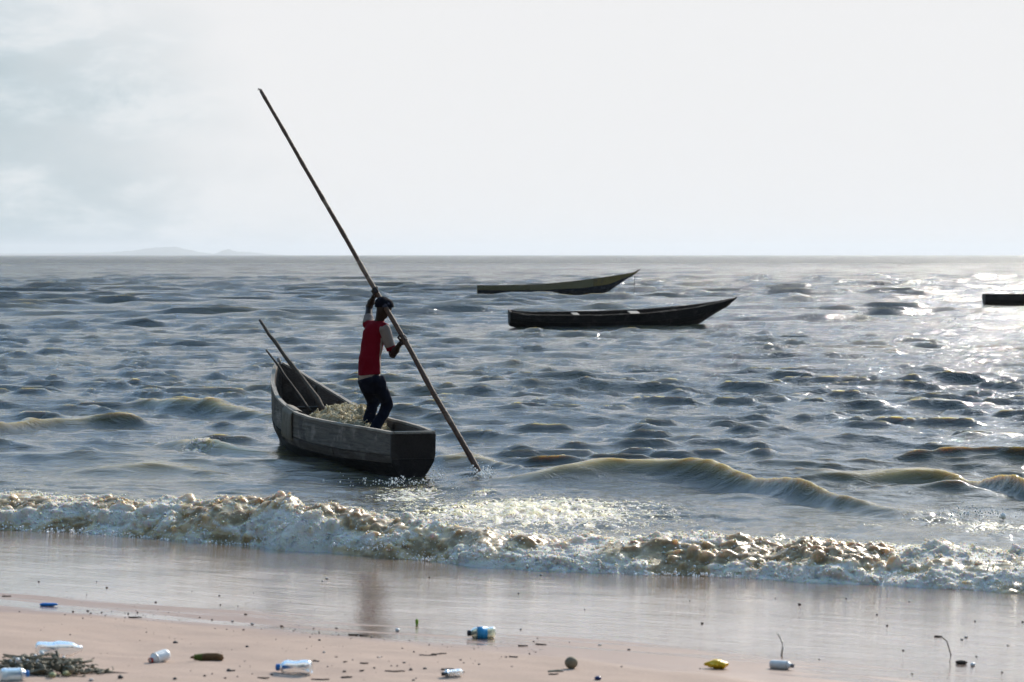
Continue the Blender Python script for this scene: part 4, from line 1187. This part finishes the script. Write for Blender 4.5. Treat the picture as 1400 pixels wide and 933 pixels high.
def lump(name, px, py, size, mat, label, cat, seed=0, rot=0.0, amp=.25, fr=30.0, group=None, h=None, sink=.15):
    """an irregular rounded solid"""
    sx, sy, sz = size
    hh = h or max(min(size) / 9, .0015)
    f = Field(np.array((-sx, -sy, -sz)) * 1.4, np.array((sx, sy, sz)) * 1.4, hh)
    Xc, Yc, Zc = f.coords()
    k = np.sqrt((Xc / sx) ** 2 + (Yc / sy) ** 2 + (Zc / sz) ** 2)
    f.F = ((k - 1) * min(size) + (fbm(Xc * fr + seed, Yc * fr, Zc * fr, 3, seed) - .5) * amp * min(size) * 2).astype(np.float32)
    me_ = f.mesh(name)
    p = GB(px, py)
    o_ = link(name, me_, mat, label=label, category=cat, group=group)
    o_.location = (p[0], p[1], p[2] + sz * (1 - sink)); o_.rotation_euler = (0, 0, rot)
    return o_
STONE = simple('tan_stone', (0.20, 0.155, 0.095), .75, .3, 30)
lump('stone', 781, 914, (.034, .03, .030), STONE, 'single egg shaped tan stone on the dry sand', 'stone', 2, .4, .12, 18, sink=.05)
YEL = plastic('yellow_plastic', (0.85, 0.50, 0.01), .35)
yl = lump('yellow_float', 980, 914, (.062, .040, .025), YEL, 'bright yellow crumpled plastic lump at the wet edge', 'plastic scrap', 8, -.15, .55, 26, sink=.05)
lump('bottle_cap', 817.5, 930, (.018, .017, .011), NAVY_P, 'dark navy bottle cap on the dry sand', 'bottle cap', 4, .2, .06, 20)
lump('blue_wrapper', 66, 829, (.058, .014, .012), plastic('bright_blue_wrapper', (.03, .22, .62), .3), 'bright blue plastic strip lying on the wet sand', 'wrapper', 6, .1, .3, 30)
lump('shell', 543.5, 863.5, (.014, .011, .010), WHITE_P, 'small white shell in the wet sand', 'shell', 3, .3, .2, 40)
lump('plastic_scrap', 1330, 911, (.014, .012, .010), WHITE_P, 'white scrap beside the dark driftwood piece', 'plastic scrap', 5, .3, .3, 40)
lump('driftwood_piece', 1314, 908, (.030, .012, .010), STICK, 'short dark driftwood piece beside the bent reed', 'driftwood', 15, -.2, .3, 30)
lump('green_leaf_bud', 570, 855, (.009, .009, .02), simple('lime_leaf', (.20, .36, .03), .6), 'bright lime green leaf bud in the wet sand', 'leaf', 16, 0, .3, 40)

# half eaten corn cob: rows of kernels on a tapered core
p = GB(283, 904)
cob = empty('corn_cob', (p[0], p[1], p[2] + .018), (0, 0, -.08), label='green and brown withered corn cob on dry sand', category='corn cob')
COB_B = simple('withered_brown', (.16, .085, .03), .8, .4, 40); COB_G = simple('withered_green', (.12, .15, .02), .8, .35, 40)
link('core', lathe_mesh('core', [(-.085, 0), (-.08, .006), (-.03, .015), (.03, .019), (.07, .016), (.085, .006), (.087, 0)], 12), COB_B, cob)
kc, kr, gc, gr = [], [], [], []
for i in range(17):
    x = -.06 + i * .0085; rr_ = float(np.interp(x, (-.08, 0, .05, .085), (.008, .018, .019, .01)))
    for k in range(9):
        th = k / 9 * 6.283 + (i % 2) * .35
        c_ = (x, rr_ * math.cos(th), rr_ * math.sin(th))
        (gc if x < -.02 else kc).append(c_); (gr if x < -.02 else kr).append(.0052)
link('kernels', drops_mesh('kernels', np.array(kc), np.array(kr)), COB_B, cob, kind='stuff')
link('husk', drops_mesh('husk', np.array(gc), np.array(gr)), COB_G, cob, kind='stuff')

# reed and stalk standing in the wet sand
def bent(name, pts, r, label, cat, mat):
    base = pts[-1]
    o_ = link(name, tube_mesh(name, np.array(pts) - base, np.linspace(r * .6, r, len(pts)), 8), mat, label=label, category=cat); o_.location = base
    return o_
b0 = GB(1300, 905)
s_px = 268.0
def rel(dx, dz, dy=0.0): return b0 + np.array((dx / s_px, dy, dz / s_px))
bent('reed', [rel(-20, 36), rel(-12, 35), rel(-6, 30), rel(-3, 20), rel(0, 10), rel(-2, -2)], .004, 'dark bent reed stuck upright in the wet sand', 'reed', STICK)
b0 = GB(1070, 896)
bent('plant_stalk', [rel(-8, 32), rel(-5, 28), rel(-1, 20), rel(0, 10), rel(-2, -2)], .006, 'pale curled stalk sticking up from the wet sand', 'stalk', simple('pale_stalk', (.55, .52, .45), .6))

# heap of washed-up weed at the left
rs = np.random.default_rng(21)
WEED = simple('dark_weed', (0.17, 0.15, 0.10), .7, .5, 30)
LEAF = simple('faded_leaf', (0.30, 0.30, 0.13), .6, .35, 30)
p = GB(50, 922)
items = []
for i in range(140):
    x0, y0 = rs.normal(-.02, .13), rs.normal(0, .08)
    hz = .075 * math.exp(-(x0 / .17) ** 2 - (y0 / .1) ** 2)
    n = 7; th = rs.uniform(0, 6.28) + np.cumsum(rs.normal(0, .35, n)); ln = rs.uniform(.06, .16) / n
    Q = np.stack([x0 + np.cumsum(np.cos(th)) * ln, y0 + np.cumsum(np.sin(th)) * ln * .6, hz + rs.uniform(0, .02) + np.cumsum(rs.normal(0, .004, n))], -1)
    Q[:, 2] = np.maximum(Q[:, 2], .004)
    items.append((Q, rs.uniform(.002, .006)))
weed = empty('weed_heap', p, label='dark heap of tangled weed and rubbish on the sand', category='weed')
link('stems', join_tubes('stems', items, 4), WEED, weed, kind='stuff')
Cc = np.stack([rs.normal(0, .11, 80), rs.normal(0, .06, 80), rs.uniform(.01, .05, 80)], -1)
link('soaked_bits', drops_mesh('soaked_bits', Cc, rs.uniform(.008, .022, 80)), WEED, weed, kind='stuff')
Cc = np.stack([rs.normal(-.06, .10, 26), rs.normal(-.01, .05, 26), rs.uniform(.03, .085, 26)], -1)
link('foam_crumbs', drops_mesh('foam_crumbs', Cc, rs.uniform(.005, .013, 26)), WHITE_P, weed, kind='stuff')
for i, (px, py, sz, rt) in enumerate([(82, 921, .03, .2), (92, 926, .028, 1.0), (72, 928, .024, 2.1)]):
    lump('dead_leaf', px, py, (sz, sz * .6, .011), LEAF, ('largest curled pale green leaf on the weed heap', 'curled pale green leaf between the weed heap and its trailing strand', 'smallest curled pale green leaf, under the weed heap edge')[i], 'leaf', 30 + i, rt, .35, 30, group='dead leaves by the weed heap', sink=-.6)
items = []
pb = GB(117, 922)
for i in range(40):
    x0 = rs.uniform(-.10, .10); Q = np.array([(x0, rs.normal(0, .008), .008 + rs.uniform(0, .012)), (x0 + rs.normal(0, .02), rs.normal(0, .012), .012 + rs.uniform(0, .014)), (x0 + rs.normal(0, .03), rs.normal(0, .015), .008)])
    items.append((Q, rs.uniform(.003, .007)))
tw = empty('weed_strand', pb, (0, 0, .05), label='thin strand of weed trailing away from the weed heap', category='weed')
link('stems', join_tubes('stems', items, 4), WEED, tw, kind='stuff')
link('stalk', tube_mesh('stalk', [(-.11, 0, .012), (0, .004, .014), (.11, 0, .008), (.2, -.01, .004)], [.008, .007, .005, .002], 6), STICK, tw)

# twigs and pebbles
def twig(px, py, ln, ang, r, lab, seed, mat=None):
    c_ = GB(px, py); rr_ = np.random.default_rng(seed); n = 6; t_ = np.linspace(-.5, .5, n)
    Q = np.stack([t_ * ln * math.cos(ang), t_ * ln * math.sin(ang), np.full(n, r * .7)], -1); Q[1:-1] += rr_.normal(0, ln * .04, (n - 2, 3)) * np.array((1, 1, .25))
    o_ = link('twig', tube_mesh('twig', Q, np.linspace(r, r * .6, n), 6), mat or STICK, label=lab, category='twig', group='twigs scattered on the sand'); o_.location = c_
twd = 'small dark twig lying on the dry sand'
for i, (px, py, w, a) in enumerate([(498, 908, 11, .0), (360, 928, 14, .1), (438, 930, 22, .12), (612, 916, 16, .2), (627, 919, 18, -.6), (585, 897, 24, .1), (600, 895, 22, .35), (432, 905, 9, -.3), (472, 906, 6, .9), (757, 923, 14, .5), (764, 919, 12, -.4), (316, 918, 10, .2), (495, 918, 6, .7), (702, 899, 12, 0), (540, 919, 26, .05), (474, 927, 14, .4)]):
    lb = {1: 'dark twig beside the cap of the blue capped clear bottle', 2: 'dark twig beside the base of the blue capped clear bottle', 3: 'straight dark twig beside the tiny black capped bottle', 4: 'crooked dark twig beside the tiny black capped bottle', 14: 'longest thin dark twig lying on the dry sand', 11: 'dark twig beside the withered corn cob'}.get(i, twd)
    twig(px, py, w / 262, a, .005, lb, 60 + i)
for i, (px, py, w, a) in enumerate([(185, 845, 18, .05), (9, 816, 13, .1), (740, 882, 14, -.4), (715, 884, 12, 0), (490, 869, 26, -.12), (1283, 871, 11, 0)]):
    twig(px, py, w / 225, a, .005, {5: 'thin dark twig beside the bent reed', 4: 'longest thin dark twig lying on the wet sand'}.get(i, 'thin dark twig lying on the wet sand'), 90 + i)
twig(758, 919, .07, .6, .007, 'twisted grey green twig beside the tan stone', 120, simple('grey_green_bark', (.16, .17, .12), .8))
PEB = [simple('dark_pebble', (.035, .028, .025), .6, .4, 60), simple('brown_pebble', (.10, .065, .045), .7, .4, 60), simple('pale_pebble', (.5, .45, .4), .7, .2, 60)]
pm = []
for i in range(6):
    f = Field((-1.5, -1.3, -1.1), (1.5, 1.3, 1.1), .24); Xc, Yc, Zc = f.coords()
    f.F = (np.sqrt((Xc / 1.05) ** 2 + (Yc / .85) ** 2 + (Zc / .6) ** 2) - .9 + (fbm(Xc + i * 9, Yc, Zc, 2, i) - .5) * .6).astype(np.float32)
    pm.append(f.mesh('pebble'))
def pebble(px, py, w, kind_, lab, grp):
    c_ = GB(px, py); r_ = w / 2 / 255.0
    key = (random.randrange(6), kind_)
    me_ = pm[key[0]].copy(); me_.materials.clear(); me_.materials.append(PEB[kind_])
    o_ = bpy.data.objects.new('pebble', me_); COL.objects.link(o_)
    o_.location = (c_[0], c_[1], c_[2] + r_ * .35); o_.scale = (r_, r_ * random.uniform(.8, 1.3), r_ * random.uniform(.7, 1.1)); o_.rotation_euler = (0, 0, random.uniform(0, 6))
    o_['label'] = lab; o_['category'] = 'pebble'; o_['group'] = grp
random.seed(4)
DL, WL, PL = 'tiny dark pebble on the dry sand', 'tiny dark pebble on the wet sand', 'tiny pale shell fragment on the sand'
for px, py, w in [(240, 880, 8), (338, 885, 5), (165, 928, 9), (239, 929, 5), (313, 918, 7), (308, 928, 4), (437, 876, 5), (460, 899, 4), (471, 919, 5), (372, 923, 5), (562, 917, 7), (581, 915, 6), (553, 907, 5), (512, 914, 4), (655, 909, 4), (692, 899, 4), (566, 892, 4), (550, 887, 3), (543, 911, 3), (535, 911, 3), (630, 903, 4), (850, 912, 3), (565, 931, 6), (634, 907, 3), (482, 903, 3), (200, 865, 3), (335, 905, 3), (328, 912, 3), (345, 922, 3), (280, 925, 4), (290, 922, 3), (325, 926, 3), (957, 915, 3), (448, 912, 3), (700, 912, 3)]:
    kd = 0 if random.random() < .7 else 1
    pebble(px, py, w, kd, (DL, 'tiny brown pebble on the dry sand')[kd] if (w < 7 or kd) else 'larger dark pebble on the dry sand', ('dark pebbles on the dry sand', 'brown pebbles on the dry sand')[kd])
for px, py, w in [(100, 837, 5), (120, 836, 5), (124, 839, 4), (139, 838, 4), (89, 841, 3), (188, 838, 4), (171, 845, 3), (213, 824, 4), (273, 845, 4), (290, 848, 4), (300, 815, 4), (146, 804, 5), (53, 796, 4), (336, 841, 6), (385, 857, 6), (429, 860, 4), (460, 860, 5), (508, 872, 5), (587, 790, 5), (860, 889, 5), (730, 878, 4), (735, 873, 3), (960, 853, 6), (709, 812, 4), (1093, 827, 7), (1157, 819, 4), (1199, 841, 4), (1213, 856, 5), (1235, 890, 4), (1333, 850, 4), (1247, 922, 4), (1370, 920, 4), (1398, 851, 5), (943, 822, 3), (310, 861, 3), (333, 862, 4), (294, 860, 3), (560, 876, 3), (1060, 818, 3)]:
    kd = 0 if random.random() < .8 else 1
    pebble(px, py, w, kd, (WL, 'tiny brown pebble on the wet sand')[kd], ('dark pebbles on the wet sand', 'brown pebbles on the wet sand')[kd])
for px, py, w in [(80, 881, 6), (318, 850, 5), (345, 854, 6), (447, 792, 7), (441, 795, 5), (490, 870, 4), (712, 861, 5), (820, 883, 6), (1321, 872, 6), (1315, 875, 5), (1378, 883, 4), (1120, 902, 4), (740, 787, 7), (1243, 823, 4), (443, 893, 5), (518, 900, 5), (1335, 898, 4), (125, 931, 6)]:
    pebble(px, py, w, 2, PL, 'pale bits on the sand')

# fine grit and plant crumbs strewn over the sand
rs = np.random.default_rng(31)
CC, RR = [], []
while len(CC) < 650:
    u_, ds_ = rs.uniform(-5.2, 2.2) - 6.9, rs.normal(-.3, .9) if rs.random() < .6 else rs.normal(.05, .12)
    s_ = float(s_wet(u_)) + ds_
    x_, y_ = xy_of(u_, s_)
    if fbm(x_ * 1.7, y_ * 1.7, 0, 3, 19) < rs.uniform(.3, .62): continue
    CC.append((x_, y_, float(beach_z(x_, y_)) + .0015)); RR.append(min(.0018 * math.exp(rs.normal(0, .5)), .007))
link('beach_grit', drops_mesh('beach_grit', np.array(CC), np.array(RR)), PEB[0], kind='stuff', label='fine dark grit and plant crumbs strewn over the sand', category='grit')

# splash where the pole enters the water and under the canoe's stern
rs = np.random.default_rng(77)
def splash(px, py, n, sx, sy, sz, r, label):
    c_ = G(px, py, .02)
    k = rs.random(n)
    C_ = np.stack([rs.normal(0, sx, n), rs.normal(0, sy, n), np.abs(rs.normal(0, sz, n)) * (.4 + k)], -1)
    o_ = link('water_splash', drops_mesh('splash', C_, np.clip(r * np.exp(rs.normal(0, .5, n)), .003, .03)), SPRAY, label=label, category='splash', kind='stuff'); o_.location = c_
splash(661, 652, 200, .06, .09, .045, .006, 'white splash of drops where the long pole enters the water')
splash(555, 661, 160, .28, .22, .025, .005, 'drops and froth under the stern of the net boat')
splash(598, 655, 50, .05, .05, .07, .005, 'small jet of drops beside the stern of the net boat')
splash(1340, 705, 120, .25, .22, .03, .005, 'drops flying off the small breaking swell')
splash(272, 600, 80, .22, .10, .02, .0035, 'white drops on the small crest beside the net boat')

# ================================================================== far hills and the air
ISLE_D = 29000.0
def hill(pts, depth, seed, label):
    P_ = np.array([(x, y) for x, y in pts], float)
    xs = np.linspace(P_[0, 0], P_[-1, 0], 120); ys = np.interp(xs, P_[:, 0], P_[:, 1])
    X0 = np.array([D(x, 349, ISLE_D)[0] for x in xs]); Zt = np.array([D(x, y, ISLE_D)[2] for x, y in zip(xs, ys)])
    Zt = np.maximum(Zt + (fbm(xs * .35, seed, 0, 3, seed) - .5) * 20.0 * (Zt > 14), 0)
    w = np.linspace(-1, 1, 15)
    XX = np.broadcast_to(X0[:, None], (120, 15)); YY = np.broadcast_to(ISLE_D + w[None] * depth, (120, 15))
    ZZ = Zt[:, None] * np.cos(w * math.pi / 2)[None] ** .8 * (0.9 + .2 * fbm(XX * .01, YY * .01, 0, 3, seed)) - 1.0
    o_ = link('hill', raw_mesh('hill', np.stack([XX, YY, ZZ], -1).reshape(-1, 3), grid_quads(120, 15)), simple('wooded_hillside', (.05, .075, .04), .9, .4, .006), kind='structure', label=label)
hill([(-60, 347.5), (20, 347), (90, 346.6), (130, 346), (160, 345), (178, 343), (190, 342.3), (205, 339.5), (225, 338), (240, 338.2), (248, 339.6), (258, 342), (270, 344.5), (285, 347), (292, 348.5)], 900, 3, 'long low wooded hill on the horizon')
hill([(290, 348.5), (298, 346), (303, 344.8), (306, 342), (312, 341.3), (318, 343), (330, 344.6), (345, 345.4), (362, 347), (385, 348.6)], 700, 5, 'small wooded hill on the horizon')
hz = Mat('haze_air')
hz.n.remove(hz.p)
pv = hz.n.new('ShaderNodeVolumePrincipled'); hz.l.new(pv.outputs[0], hz.out.inputs['Volume'])
pv.inputs['Color'].default_value = (0.92, 0.96, 1.0, 1); pv.inputs['Density'].default_value = 5.2e-5; pv.inputs['Anisotropy'].default_value = 0.2
B = 140000.0
P = np.array([[(-B, -2000, -4.0), (-B, 36000, -4.0)], [(B, -2000, -4.0), (B, 36000, -4.0)]], float)
link('haze', solid(P, np.broadcast_to(np.array((0, 0, 1.0)), P.shape), 170.0, 'haze'), hz.m, kind='stuff', label='thin pale sea haze over the water', category='haze')
